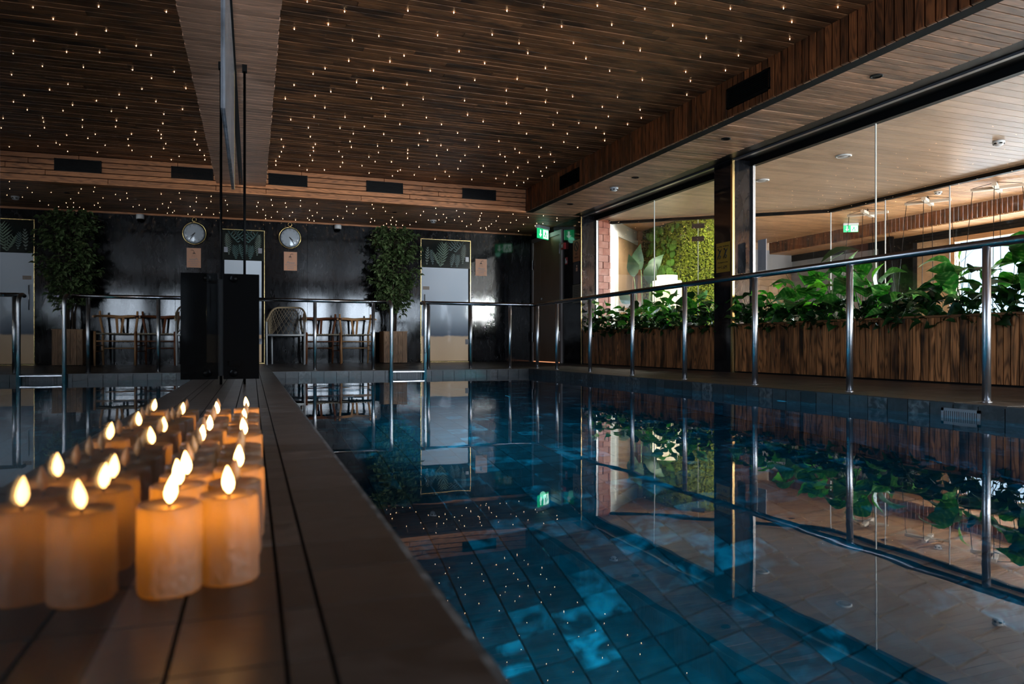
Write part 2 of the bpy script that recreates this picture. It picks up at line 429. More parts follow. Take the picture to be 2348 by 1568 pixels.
# ---- right soffit: planks running across
so = struct('trim_3')
b = MB(); b.box(3.96, 4.72, -3.0, 10.1, 2.245, 2.33); b.build('soffit_backing', M_back, so)
stuff = MB(); y = -3.0
while y < 10.08:
    y1 = y + .0695; xe = 4.70 + random.uniform(-.006, .006)
    if 1.9 < y < 7.2:
        q = MB(); q.cbox(3.945, xe, y, y1, 2.226 + random.uniform(-.001, .001), 2.246, '-z'); q.build('plank', M_soff, so)
    else: stuff.cbox(3.945, xe, y, y1, 2.226, 2.246, '-z')
    y += .075
stuff.build('planks', M_soff, so, kind='stuff')
# ---- lower ceiling by the far wall
cl = struct('ceiling_lower'); cl['kind'] = 'structure'
b = MB(); b.box(-1.25, 4.95, 10.12, 12.2, 2.25, 2.6); b.build('ceiling_backing', M_back, cl)
stuff = MB(); y = 10.165
while y < 12.06:
    cuts = [-1.25, random.uniform(.2, 1.6), random.uniform(2.2, 3.9), 4.86]
    for i in range(3): stuff.cbox(cuts[i], cuts[i+1]-.002, y, y + .046, 2.226, 2.252, '-z')
    y += .052
stuff.build('planks', M_ceil, cl, kind='stuff')
b = MB(); b.box(-1.2, 4.84, 12.065, 12.1, 2.2, 2.226); b.build('edge_board', M_fasf, cl)
# ---- bulkhead over the glass partition
bh = struct('trim_4')
b = MB(); b.box(.0, .3, -3.0, 10.02, 2.34, 2.6, M=MW); b.build('bulkhead_core', M_back, bh)
stuff = MB(); yy = -3.0
def hx(mb, x0, x1, y0, y1, z0, z1):
    mb.box(x0, x1, y0, y1, z0, z1, 'x', None, MW)
while yy < 9.99:
    mb = MB() if 2.3 < yy < 7 else stuff
    hx(mb, .0, .298 + random.uniform(-.004, .004), yy, yy + .0685, 2.32, 2.341)
    if mb is not stuff: mb.build('plank', M_bulk, bh)
    yy += .075
stuff.build('planks', M_bulk, bh, kind='stuff')
b = MB(); b.box(.0, .022, -3.0, 9.9, 2.295, 2.321, M=MW); b.build('black_track', M_blk, bh)

# ---- far wall, marble panels and two frosted doors
YF = 12.1
wf = struct('wall_far')
b = MB(); b.box(-1.3, 5.0, YF + .02, YF + .2, -.1, 2.6); b.build('wall_core', M_back, wf)
D1 = (2.859, 3.716, 2.05); D2 = (-.44, .386, 2.045)
for x0, x1, z0, z1 in ((-1.25, D2[0], 0, 2.25), (D2[1], 1.033, 0, 2.25), (1.033, 2.0, 0, 2.25), (2.0, D1[0], 0, 2.25), (D1[1], 4.85, 0, 2.25),
                       (D1[0], D1[1], D1[2], 2.25), (D2[0], D2[1], D2[2], 2.25)):
    q = MB(); q.cbox(x0 + .0015, x1 - .0015, YF, YF + .02, z0, z1, '-y', .001); q.build('marble_panel', M_marb, wf)
b = MB(); b.box(-1.2, 4.85, YF - .012, YF, 0, .035); b.build('skirting', M_marbr, wf)

def fern(mb, x, z, y, h, n, w, lean=0, blades=1.0):
    # flat print: a frond as a stem with paired leaflets
    for i in range(n):
        t = (i + .5) / n; L = w * math.sin(PI * (.12 + .85 * (1 - t))) * blades
        cx, cz = x + lean * t * h, z + t * h
        for s in (-1, 1):
            a = math.radians(28 + 30 * t)
            dx, dz = s * math.cos(a) * L, math.sin(a) * L
            th = h / n * .32
            mb.poly([(cx, y, cz - th), (cx + dx * .5, y, cz + dz * .5 - th * 1.1), (cx + dx, y, cz + dz), (cx + dx * .5, y, cz + dz * .5 + th * .9), (cx, y, cz + th)][::1], (0, -.0006, 0))
M_fern1 = flat('fern_print_green', (.07, .15, .085), .4); M_fern2 = flat('fern_print_teal', (.02, .075, .07), .4); M_fern3 = flat('fern_print_grey', (.1, .14, .11), .4)
M_ferndk = flat('fern_print_ground', (.008, .014, .013), .12)
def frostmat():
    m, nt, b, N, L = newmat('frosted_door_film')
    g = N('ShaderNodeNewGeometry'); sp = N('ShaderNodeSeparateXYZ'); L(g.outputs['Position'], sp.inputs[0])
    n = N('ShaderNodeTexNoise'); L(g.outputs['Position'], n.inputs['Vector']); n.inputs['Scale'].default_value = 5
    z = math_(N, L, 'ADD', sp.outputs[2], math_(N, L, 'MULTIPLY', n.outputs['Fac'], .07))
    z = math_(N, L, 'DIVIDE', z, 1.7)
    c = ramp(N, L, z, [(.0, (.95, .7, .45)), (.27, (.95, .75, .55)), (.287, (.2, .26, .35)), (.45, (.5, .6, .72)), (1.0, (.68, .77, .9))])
    L(c, b.inputs['Base Color']); L(c, b.inputs['Emission Color']); b.inputs['Emission Strength'].default_value = .12; b.inputs['Roughness'].default_value = .05; b.inputs['Specular IOR Level'].default_value = .3; return m  # faint glow in the film stands in for light behind the door
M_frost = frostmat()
def glass_door(name, D, mirrored):
    x0, x1, h = D
    d = struct(name, (x0, YF, 0))
    y0 = YF - .012
    q = MB()
    q.box(x0 - .006, x0 + .004, y0 - .006, YF, 0, h + .012); q.build('brass_frame', M_gold, d)
    q = MB(); q.box(x1 - .004, x1 + .006, y0 - .006, YF, 0, h + .012); q.build('brass_frame', M_gold, d)
    q = MB(); q.box(x0 + .004, x1 - .004, y0 - .006, YF, h, h + .01); q.build('brass_frame', M_gold, d)
    q = MB(); q.box(x0 + .004, x1 - .004, YF - .012, YF + .018, 1.585, h); tp = q.build('botanical_panel', M_ferndk, d)
    yy = YF - .0125
    a = MB(); fern(a, x0 + .36, 1.62, yy, .36, 9, .16, .1); fern(a, x0 + .34, 1.6, yy, .2, 7, .13, -.5); a.build('fern_print', M_fern1, tp)
    a = MB(); fern(a, x0 + .72, 1.66, yy, .32, 12, .085, .1, .9); fern(a, x0 + .1, 1.62, yy, .3, 7, .06, .05); a.build('fern_print', M_fern3, tp)
    a = MB(); fern(a, x0 + .52, 1.6, yy, .22, 8, .07, .2); fern(a, x0 + .62, 1.6, yy, .2, 8, .09, .1); fern(a, x0 + .2, 1.63, yy, .24, 8, .07, -.1)
    fern(a, x0 + .5, 1.87, yy, .13, 5, .12, .9); fern(a, x0 + .58, 1.85, yy, .14, 5, .12, .9); a.build('fern_print', M_fern2, tp)
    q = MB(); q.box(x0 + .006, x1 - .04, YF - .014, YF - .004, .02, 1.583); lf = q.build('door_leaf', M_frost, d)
    q = MB(); q.box(x1 - .04, x1 - .006, YF - .01, YF + .018, 0, 1.583); q.build('side_panel', M_blkg, d)
    q = MB(); q.box(x0 + .03, x0 + .14, YF - .02, YF - .014, 1.21, 1.265); pl = q.build('door_plaque', flat('bronze_plaque', (.36, .27, .22), .4), lf)
    q = MB(); q.tube([(x0 + .055, YF - .05, .78), (x0 + .055, YF - .05, 1.13)], .008, 8); q.tube([(x0 + .055, YF - .05, .85), (x0 + .055, YF - .012, .85)], .006, 6)
    q.tube([(x0 + .055, YF - .05, 1.06), (x0 + .055, YF - .012, 1.06)], .006, 6); q.build('pull_handle', M_steel, lf)
    q = MB(); q.box(x1 - .09, x1 - .035, YF - .03, YF - .014, .3, .385); q.build('hinge', M_grey, lf)
    q = MB(); q.box(x1 - .09, x1 - .035, YF - .03, YF - .014, 1.7, 1.78); q.build('hinge', M_grey, lf)
    q = MB(); q.box(x0, x1, YF - .05, YF, 0, .012); q.build('threshold', M_gold, d)
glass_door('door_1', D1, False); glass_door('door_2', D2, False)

# ---- left: dark glass partition, wall behind it
wl = struct('wall_left')
b = MB(); b.box(-1.35, -1.25, -3.1, 2.1, -.1, 2.75); b.box(-1.35, -1.25, 4.9, 12.3, -.1, 2.75); b.box(-1.35, -1.25, 2.1, 4.9, -.1, .33); b.box(-1.35, -1.25, 2.1, 4.9, 2.03, 2.75); b.build('wall_core', M_back, wl)
w8 = struct('window_8', (-1.3, 2.1, .33))
b = MB()
for y0, y1, z0, z1 in ((2.1, 2.16, .33, 2.03), (4.84, 4.9, .33, 2.03), (2.16, 4.84, .33, .39), (2.16, 4.84, 1.97, 2.03), (3.47, 3.53, .39, 1.97)): b.box(-1.34, -1.25, y0, y1, z0, z1)
b.build('window_frame', M_white, w8)
# ---- back wall with daylight windows
wb = struct('wall_back')
b = MB()
for x0, x1, z0, z1 in ((-1.3, 2.05, -.1, 2.75), (2.05, 3.05, -.1, .42), (2.05, 3.05, 1.98, 2.75), (3.05, 3.62, -.1, 2.75), (3.62, 4.78, -.1, .42), (3.62, 4.78, 1.98, 2.75),
                       (4.78, 5.75, -.1, 2.75), (5.75, 6.95, -.1, 2.75), (6.95, 7.4, -.1, .42), (6.95, 7.4, 2.1, 2.75), (7.4, 8.2, -.1, 2.75), (8.2, 10.2, -.1, .42), (8.2, 10.2, 2.1, 2.75), (10.2, 11.6, -.1, 2.75)):
    b.box(x0, x1, -3.1, -3.0, z0, z1)
b.build('wall_core', M_marb, wb)
for n, (x0, x1, z1) in enumerate(((2.05, 3.05, 1.98), (3.62, 4.78, 1.98), (8.2, 10.2, 2.1))):
    wd = struct('window_%d' % (n + 5), (x0, -3.05, .42))
    b = MB()
    b.box(x0, x0+.05, -3.08, -3.0, .42, z1); b.box(x1-.05, x1, -3.08, -3.0, .42, z1); b.box(x0, x1, -3.08, -3.0, .42, .47); b.box(x0, x1, -3.08, -3.0, z1-.05, z1)
    b.box((x0+x1)/2-.02, (x0+x1)/2+.02, -3.07, -3.02, .47, z1-.05); b.build('window_frame', M_white, wd)
# ---- floor (deck) --------------------------------------------------
PX0, PX1, PY0, PY1, PZ = .2, 3.31, -1.5, 8.35, -1.66
def lx(y): return gx(y) + .31          # left ledge edge, parallel to the glass
fl = struct('floor')
b = MB()
b.box(-1.3, 5.12, PY1 + .02, YF + .02, -.3, -.012); b.box(PX1 + .02, 5.12, -3.0, PY1 + .02, -.3, -.012); b.box(-1.3, PX1 + .02, -3.0, PY0 - .02, -.3, -.012)
b.build('floor_base', M_grout, fl)
T = .27; stuff = MB()
y = -3.0; row = 0
while y < PY1 - .02:
    x = PX1 + (0 if row % 2 else 0)
    while x < 4.86:
        x1 = min(x + T, 4.9)
        if 1.4 < y < 8.0:
            q = MB(); q.cbox(x, x1 - .003, y, y + T - .003, -.012, .0 + random.uniform(-.0006, 0), '+z', .001); q.build('tile', M_deck, fl)
        else: stuff.cbox(x, x1 - .003, y, y + T - .003, -.012, 0, '+z', .001)
        x += T
    y += T; row += 1
y = PY1
while y < YF:
    y1 = min(y + T, YF); x = -1.25
    while x < 4.86:
        x1 = min(x + T, 4.9); stuff.cbox(x, x1 - .003, y, y1 - .003, -.012, 0, '+z', .001); x += T
    y += T
x = -1.25
while x < PX1:
    for k in range(6): stuff.cbox(x, min(x + T, PX1) - .003, -3.0 + k * .25, -2.753 + k * .25, -.012, 0, '+z', .001)
    x += T
stuff.build('tiles', M_deck, fl, kind='stuff')
# ---- ledge on the left between glass and water
lg = struct('trim_5')
b = MB(); b.box(-1.2, .32, PY0, PY1 + .03, -.3, -.003, M=MW); b.build('ledge_base', M_grout, lg)
b = MB(); b.box(-1.0, -.009, PY0, PY1, -.003, 0, M=MW); b.build('shade_black_ledge_behind_glass', M_back, lg)  # shade behind the glass put in as a black ledge colour
rows = [(-.008, -.006), (-.005, .062), (.066, .160), (.164, .199), (.203, .327)]
stuff = MB(); yy = PY0 + .02; k = 0
while yy < PY1 - .05:
    for i, (x0, x1) in enumerate(rows):
        mb = stuff if (i == 0 or yy < .4) else MB()
        bw = .0003
        mb.hexa([(x0, yy, -.01), (x1, yy, -.01), (x1, yy + .133, -.01), (x0, yy + .133, -.01),
                 (x0 + bw, yy + bw, 0), (x1 - bw, yy + bw, 0), (x1 - bw, yy + .1325, 0), (x0 + bw, yy + .1325, 0)], 'x', None, MW)
        if mb is not stuff: mb.build('tile', M_led, lg)
    yy += .1355
stuff.build('tiles', M_led, lg, kind='stuff')
b = MB(); b.box(.3275, .338, PY0, PY1 + .02, -.34, -.003, M=MW); b.build('edge_strip', M_ptile, lg)
# ---- pool shell
pw = struct('wall_pool')
b = MB()
b.box(-.1, PX1 + .2, PY0 - .2, PY1 + .2, PZ - .2, PZ - .01)
b.box(PX1 + .012, PX1 + .15, PY0, PY1 + .1, PZ, -.02); b.box(-.1, PX1 + .2, PY1 + .012, PY1 + .15, PZ, -.02); b.box(-.1, PX1 + .2, PY0 - .15, PY0 - .01, PZ, -.02)
b.build('pool_shell', M_grout, pw)
b = MB(); b.box(.0, .338, PY0, PY1, PZ, -.34, M=MW); b.build('pool_left_wall', M_ptile, pw)
TS = .1315; stuff = MB()
SK = (2.49, 2.76)
y = PY1
while y > PY0:
    for j in range(12):
        z1 = -.004 - j * .134; z0 = z1 - .1315
        mb = MB() if (j < 2 and y > 1.4) else stuff
        mb.cbox(PX1, PX1 + .012, y - TS + .002, y, z0, z1, '-x', .001)
        if mb is not stuff: mb.build('tile', M_ptile, pw)
    y -= TS + .0005
x = PX1
while x > .15:
    for j in range(12):
        z1 = -.004 - j * .134; z0 = z1 - .1315
        mb = MB() if j < 2 else stuff
        mb.cbox(x - .1335, x - .001, PY1, PY1 + .012, z0, z1, '-y', .001)
        if mb is not stuff: mb.build('tile', M_ptile, pw)
    x -= .1345
stuff.build('tiles', M_ptile, pw, kind='stuff')
pf = struct('floor_pool')
stuff = MB(); F = .1355
cells = []; x = PX1
while x > .14:
    y = PY1 + random.random() * F
    while y > PY0:
        cells.append((x, y)); y -= F
    x -= F
near = sorted([c_ for c_ in cells if c_[1] > 1.0], key=lambda c_: math.hypot(c_[0] - .4, c_[1]))[:290]
near = set(near)
for (x, y) in cells:
    mb = MB() if (x, y) in near else stuff
    mb.cbox(max(x - F + .005, .1), x, y - F + .005, min(y, PY1), PZ - .01, PZ, '+z', .001)
    if mb is not stuff: mb.build('tile', M_pfl, pf)
stuff.build('tiles', M_pfl, pf, kind='stuff')
# ---- water
def watermat():
    m, nt, b, N, L = newmat('pool_water'); nt.nodes.remove(b); out = nt.nodes['Material Output']
    g = N('ShaderNodeBsdfGlass'); g.inputs['IOR'].default_value = 1.33; g.inputs['Roughness'].default_value = 0
    geo = N('ShaderNodeNewGeometry')
    mp = N('ShaderNodeMapping'); mp.inputs['Scale'].default_value = (1, 1.0, 1); L(geo.outputs['Position'], mp.inputs[0])
    n1 = N('ShaderNodeTexNoise'); L(mp.outputs[0], n1.inputs['Vector']); n1.inputs['Scale'].default_value = 3.2; n1.inputs['Detail'].default_value = 2.5
    n1.inputs['Roughness'].default_value = .45
    bp = N('ShaderNodeBump'); bp.inputs['Strength'].default_value = 1; bp.inputs['Distance'].default_value = .0006
    L(n1.outputs['Fac'], bp.inputs['Height']); L(bp.outputs[0], g.inputs['Normal'])
    L(g.outputs[0], out.inputs['Surface'])
    v = N('ShaderNodeVolumeAbsorption'); v.inputs['Color'].default_value = (.02, .6, .78, 1); v.inputs['Density'].default_value = .6
    L(v.outputs[0], out.inputs['Volume'])
    return m
M_water = watermat()
b = MB()
wx0, wx1 = .322, PX1 + .006
Pl = [MW @ Vector((.333, PY0 - .005, 0)), (wx1, PY0 - .005, 0), (wx1, PY1 + .006, 0), MW @ Vector((.333, PY1 + .006, 0))]
b.hexa([(p[0], p[1], PZ - .006) for p in Pl] + [(p[0], p[1], -.07) for p in Pl])
wt = b.build('pool_water', M_water); tag(wt, 'still deep turquoise water filling the indoor pool', 'water')

# ---- right wall: black end wall with wood door, pillars, beam
wr = struct('wall_right')
b = MB(); b.box(4.87, 5.12, 10.12, 12.3, 0, 2.6); b.build('wall_core', M_back, wr)
for y0, y1 in ((10.1, 10.42), (10.423, 10.79), (12.06, 12.1)):
    q = MB(); q.box(4.85, 4.87, y0, y1, 0, 2.24); q.build('marble_panel', M_marbr, wr)
q = MB(); q.box(4.85, 4.87, 10.79, 12.06, 2.13, 2.24); q.build('marble_panel', M_marbr, wr)
q = MB(); q.box(4.87, 5.14, 10.1, 10.12, 0, 2.24); q.build('marble_panel', M_marb, wr)
q = MB(); q.box(4.843, 4.853, 10.094, 10.103, 0, 2.226); q.build('brass_edge', M_gold, wr)
pi = struct('trim_6', (4.85, 6.465, 0))
q = MB(); q.box(4.872, 5.12, 6.487, 6.764, 0, 2.226); q.build('pillar_core', M_back, pi)
q = MB(); q.box(4.85, 4.87, 6.485, 6.766, .52, 2.226); q.build('marble_panel', M_marbr, pi)
q = MB(); q.box(4.85, 4.87, 6.485, 6.766, 0, .518); q.build('marble_panel', M_marbr, pi)
q = MB(); q.box(4.87, 5.12, 6.465, 6.485, 0, 2.226); q.build('marble_panel', M_marb, pi)
q = MB(); q.box(4.85, 5.12, 6.766, 6.785, 0, 2.226); q.build('marble_panel', M_marb, pi)
q = MB(); q.box(4.843, 4.871, 6.459, 6.487, 0, 2.226); q.build('brass_edge', M_gold, pi)
# beam
bm_ = struct('trim_7')
q = MB(); q.box(4.70, 5.3, -3.0, 10.1, 2.232, 2.6); q.build('beam', M_blk, bm_)
q = MB(); q.box(4.86, 4.9, -3.0, 10.1, 2.214, 2.232); q.build('steel_profile', M_grey, bm_)
q = MB(); q.box(5.07, 5.13, -3.0, 10.1, 2.17, 2.232); q.build('glazing_head', M_blk, bm_)
# wood door in the black end wall
dr = struct('door_3', (4.85, 10.79, 0))
for (y0, y1, z0, z1) in ((10.79, 10.85, 0, 2.13), (12.0, 12.06, 0, 2.13), (10.85, 12.0, 2.06, 2.13)):
    q = MB(); q.box(4.825, 4.87, y0, y1, z0, z1); q.build('door_frame', M_frameg, dr)
M_dk = wood('brown_door_veneer', (.2, .12, .07), (.15, .09, .05), .4, .2, .15, .05)
q = MB(); q.box(4.84, 4.865, 10.852, 11.68, .012, 2.058, 'z'); l1 = q.build('door_leaf', M_dk, dr)
q = MB(); q.box(4.84, 4.865, 11.684, 11.998, .012, 2.058, 'z'); q.build('door_leaf', M_dk, dr)
for yy, z0 in ((10.845, .35), (10.845, 1.75), (12.0, .35), (12.0, 1.6)):
    q = MB(); q.box(4.815, 4.84, yy, yy + .012, z0, z0 + .16); q.build('hinge', M_steel, dr)
q = MB(); q.tube([(4.84, 11.6, .98), (4.79, 11.6, .98), (4.79, 11.49, .98)], .009, 8); q.lathe([(.025, 0), (.025, .008), (0, .008)], (4.832, 11.6, .98), 10, M=Matrix.Rotation(-PI/2, 4, 'Y'))
q.lathe([(.02, 0), (.02, .008), (0, .008)], (4.832, 11.6, 1.07), 10, M=Matrix.Rotation(-PI/2, 4, 'Y')); q.build('door_handle', M_steel, l1)
q = MB(); q.box(4.835, 4.868, 10.86, 11.99, 0, .009); q.build('threshold', flat('warm_light_under_door', (1, .5, .25), .5, emit=(1, .42, .2), es=.9), dr)  # glowing strip stands in for light coming under the door

# ---- glazing 1 and 2 (window_1 far, window_2 near)
def glazing(name, y0, y1, seam):
    g_ = struct(name, (5.1, y0, .5))
    q = MB(); q.box(5.097, 5.103, y0 + .03, seam - .0015, .3, 2.17); q.build('pane', M_glass, g_)
    q = MB(); q.box(5.097, 5.103, seam + .0015, y1 - .03, .3, 2.17); q.build('pane', M_glass, g_)
    q = MB(); q.box(5.094, 5.106, seam - .004, seam + .004, .3, 2.17); q.build('glass_joint', flat('pale_joint', (.6, .62, .6), .3), g_)
    q = MB(); q.box(5.085, 5.115, y1 - .03, y1, .3, 2.17); q.build('window_frame', M_steel, g_)
    q = MB(); q.box(5.075, 5.125, y0, y0 + .03, .3, 2.17); q.build('window_frame', M_steel, g_)
glazing('window_1', 6.785, 10.1, 8.43)
glazing('window_2', -3.0, 6.465, 4.85)

# ---- lounge beyond the glass: pale ceiling, salt brick wall, inner partition
cb = struct('ceiling_lounge')
A_, B_ = Vector((5.38, 10.17, 0)), Vector((7.8, 8.2, 0))
def xend(y):   # right end of pale ceiling at y
    if y <= B_.y: return B_.x
    if y >= A_.y: return 5.12
    return A_.x + (A_.y - y) / (A_.y - B_.y) * (B_.x - A_.x)
stuff = MB(); y = -3.0; W = .11
while y < 10.25:
    y1 = y + W - .007
    xa, xb = xend(y), xend(y1)
    cuts = [5.13, None]
    segs = 1
    mb = MB() if y > 2.2 else stuff
    z0, z1 = 2.2, 2.215
    mb.hexa([(5.13, y, z0), (xa, y, z0), (xb, y1, z0), (5.13, y1, z0), (5.13, y, z1), (xa, y, z1), (xb, y1, z1), (5.13, y1, z1)])
    if mb is not stuff: mb.build('plank', M_pale, cb)
    y += W
stuff.build('planks', M_pale, cb, kind='stuff')
b = MB(); b.poly([(5.3, -3, 2.216), (7.86, -3, 2.216), (7.86, 8.25, 2.216), (5.42, 10.25, 2.216), (5.13, 10.25, 2.216)], (0, 0, .4)); b.build('ceiling_core', M_back, cb)
# inner partition: black head rail, wood trim, glass panes with bright joints
ip = struct('window_3', tuple(B_))
dAB = (B_ - A_).normalized(); nAB = Vector((-dAB.y, dAB.x, 0))
def alongAB(mb, s0, s1, n0, n1, z0, z1):
    c0 = A_ + dAB * s0; c1 = A_ + dAB * s1
    P4 = [c0 + nAB * n0, c1 + nAB * n0, c1 + nAB * n1, c0 + nAB * n1]
    mb.hexa([(p.x, p.y, z0) for p in P4] + [(p.x, p.y, z1) for p in P4])
LAB = (B_ - A_).length
b = MB(); alongAB(b, 0, LAB, -.03, .03, 2.145, 2.186); b.box(B_.x - .03, B_.x + .03, -3.0, B_.y, 2.145, 2.186); b.build('head_rail', M_blk, ip)
b = MB(); alongAB(b, 0, LAB, -.05, .05, 2.186, 2.2); b.box(B_.x - .05, B_.x + .05, -3.0, B_.y, 2.186, 2.2); b.build('head_trim', M_wallw, ip)
s2 = 1.31
for s0, s1 in ((0.02, s2 - .003), (s2 + .003, LAB - .003)):
    b = MB(); alongAB(b, s0, s1, -.004, .004, 0, 2.145); b.build('pane', M_glass, ip)
for y0, y1 in ((7.27, 8.19), (6.35, 7.264), (3.4, 6.344), (0, 3.394), (-3, -.006)):
    b = MB(); b.box(B_.x - .004, B_.x + .004, y0, y1, 0, 2.145); b.build('pane', M_glass, ip)
M_joint = flat('bright_joint', (.75, .76, .76), .3)
for px_, py_ in ((B_.x, B_.y), (B_.x, 7.267), (B_.x, 6.347), (B_.x, 3.397)):
    b = MB(); b.box(px_ - .006, px_ + .006, py_ - .005, py_ + .005, 0, 2.145); b.build('glass_joint', M_joint, ip)
b = MB(); alongAB(b, s2 - .004, s2 + .004, -.006, .006, 0, 2.145); b.build('glass_joint', M_joint, ip)
for z in (1.86, 2.05):
    b = MB(); alongAB(b, s2 - .09, s2 + .09, -.012, .012, z - .035, z + .035); b.build('patch_fitting', flat('bronze_fitting', (.1, .07, .06), .3, .5), ip)
# salt bricks
sb = struct('wall_salt')
E0, E1 = Vector((5.13, 10.11, 0)), Vector((5.38, 10.17, 0)); E2 = Vector((5.46, 10.79, 0))
def saltmat():
    m, nt, b, N, L = newmat('pink_salt_brick')
    g = N('ShaderNodeNewGeometry'); oi = N('ShaderNodeObjectInfo')
    n = N('ShaderNodeTexNoise'); L(g.outputs['Position'], n.inputs['Vector']); n.inputs['Scale'].default_value = 9; n.inputs['Detail'].default_value = 5
    f = math_(N, L, 'ADD', math_(N, L, 'MULTIPLY', n.outputs['Fac'], .7), math_(N, L, 'MULTIPLY', oi.outputs['Random'], .4))
    c = ramp(N, L, f, [(.3, (.34, .09, .05)), (.55, (.5, .17, .1)), (.8, (.64, .3, .22))])
    L(c, b.inputs['Base Color']); b.inputs['Roughness'].default_value = .45; return m
M_salt = saltmat()
dE = (E1 - E0).normalized(); nE = Vector((-dE.y, dE.x, 0)); LE = (E1 - E0).length
z = 0; k = 0
while z < 2.19:
    off = 0 if k % 2 else -.11
    s = off
    while s < LE:
        s0, s1 = max(0, s), min(LE, s + .215)
        if s1 - s0 > .02:
            j = random.uniform(-.004, .004)
            c0 = E0 + dE * s0; c1 = E0 + dE * (s1 - .004); q = MB()
            P4 = [c0 + nE * j, c1 + nE * j, c1 + nE * .1, c0 + nE * .1]
            q.hexa([(p.x, p.y, z) for p in P4] + [(p.x, p.y, min(z + .1, 2.199)) for p in P4]); q.build('brick', M_salt, sb)
        s += .22
    z += .104; k += 1
b = MB(); P4 = [E0 + nE * .1, E1 + nE * .1, Vector((5.46, 10.6, 0)), Vector((5.13, 10.6, 0))]
b.hexa([(p.x, p.y, 0) for p in P4] + [(p.x, p.y, 2.4) for p in P4]); b.build('wall_core', M_whitew, sb)
# white wall with a wooden double door beyond the inner partition
ww = struct('wall_white')
WA, WB = Vector((5.45, 10.3, 0)), Vector((7.22, 12.52, 0))
WA = Vector((5.45, 10.78, 0)); dW = (WB - WA).normalized(); nW = Vector((-dW.y, dW.x, 0)); LW = (WB - WA).length
def alongW(mb, s0, s1, n0, n1, z0, z1, ax='x'):
    c0 = WA + dW * s0; c1 = WA + dW * s1
    P4 = [c0 + nW * n0, c1 + nW * n0, c1 + nW * n1, c0 + nW * n1]
    mb.hexa([(p.x, p.y, z0) for p in P4] + [(p.x, p.y, z1) for p in P4], ax)
b = MB(); alongW(b, -.3, LW, 0, .1, 0, 2.46); b.build('wall_core', M_whitew, ww)
b = MB(); b.box(7.15, 7.25, 12.40, 12.52, 0, 2.455, 'z'); b.build('corner_post', M_honey, ww)
d4 = struct('door_4', tuple(WA + dW * 1.1))
b = MB(); alongW(b, .98, 1.1, -.03, 0, 0, 2.28); b.build('door_frame', M_whitew, d4)
b = MB(); alongW(b, 2.4, 2.47, -.03, 0, 0, 2.28); b.build('door_frame', M_whitew, d4)
b = MB(); alongW(b, 1.1, 2.4, -.03, 0, 2.19, 2.28); b.build('door_frame', M_whitew, d4)
b = MB(); alongW(b, 1.105, 1.6, -.02, 0, .01, 2.185, 'z'); b.build('door_leaf', M_doorw, d4)
b = MB(); alongW(b, 1.605, 2.395, -.02, 0, .01, 2.185, 'z'); b.build('door_leaf', M_doorw, d4)
b = MB(); alongW(b, 2.02, 2.17, -.025, -.02, 1.18, 1.62); b.build('door_sign', M_sign, d4)
# ceiling beyond (honey slats), its fascia and soffit
c2 = struct('ceiling_outer')
stuff = MB(); y = -3.0
while y < 13.0:
    mb = MB() if 3.5 < y < 8.8 else stuff
    x0 = B_.x + .06 if y < B_.y else xend(y) + .08
    mb.cbox(x0, 10.6, y, y + .066, 2.46, 2.485, '-z', .002)
    if mb is not stuff: mb.build('slat', M_honey, c2)
    y += .075
stuff.build('slats', M_honey, c2, kind='stuff')
b = MB(); b.box(5.1, 11.6, -3.1, 13.3, 2.486, 2.7); b.build('ceiling_core', M_back, c2)
f2 = struct('trim_8')
stuff = MB(); y = 2.0
while y < 12.9:
    mb = MB() if y < 11.6 else stuff
    mb.cbox(10.6, 10.62, y, y + .072, 2.232, 2.46, '-x', .002, 'z')
    if mb is not stuff: mb.build('board', M_fasc, f2)
    y += .079
stuff.box(10.6, 10.62, -3, 2.0, 2.232, 2.46, 'z'); stuff.build('boards', M_fasc, f2, kind='stuff')
b = MB()
y = -3.0
while y < 12.9: b.cbox(10.6, 11.35, y, y + .072, 2.215, 2.232, '-z'); y += .079
b.build('soffit_slats', M_honey, f2, kind='stuff')
# outer wall with the big window
wo = struct('wall_outer')
b = MB(); b.box(11.2, 11.35, 9.08, 9.75, 0, 2.08, 'y'); b.box(11.2, 11.35, -3, 4.9, 0, 2.08, 'y'); b.box(11.2, 11.35, 4.9, 9.08, 0, .6, 'y'); b.build('wood_wall', M_wallw, wo)
b = MB(); b.box(11.1, 11.35, 9.75, 10.5, 0, 2.08); b.build('black_column', M_blk, wo)
b = MB(); b.box(11.18, 11.35, -3, 13.2, 2.08, 2.22); b.build('black_header', M_blk, wo)
b = MB(); b.box(11.2, 11.35, 10.5, 13.2, 0, 2.08); b.build('grey_wall', flat('grey_plaster', (.35, .36, .38), .6), wo)
w4 = struct('window_4', (11.2, 4.9, .6))
for y0, y1, z0, z1 in ((9.0, 9.08, .6, 2.08), (4.9, 4.98, .6, 2.08), (4.98, 9.0, .6, .68), (4.98, 9.0, 2.0, 2.08), (7.0, 7.08, .68, 2.0)):
    b = MB(); b.box(11.17, 11.3, y0, y1, z0, z1, 'y'); b.build('window_frame', M_honey, w4)
b = MB(); b.box(11.24, 11.25, 4.98, 7.0, .68, 2.0); b.build('pane', M_glass, w4)
b = MB(); b.box(11.24, 11.25, 7.08, 9.0, .68, 2.0); b.build('pane', M_glass, w4)
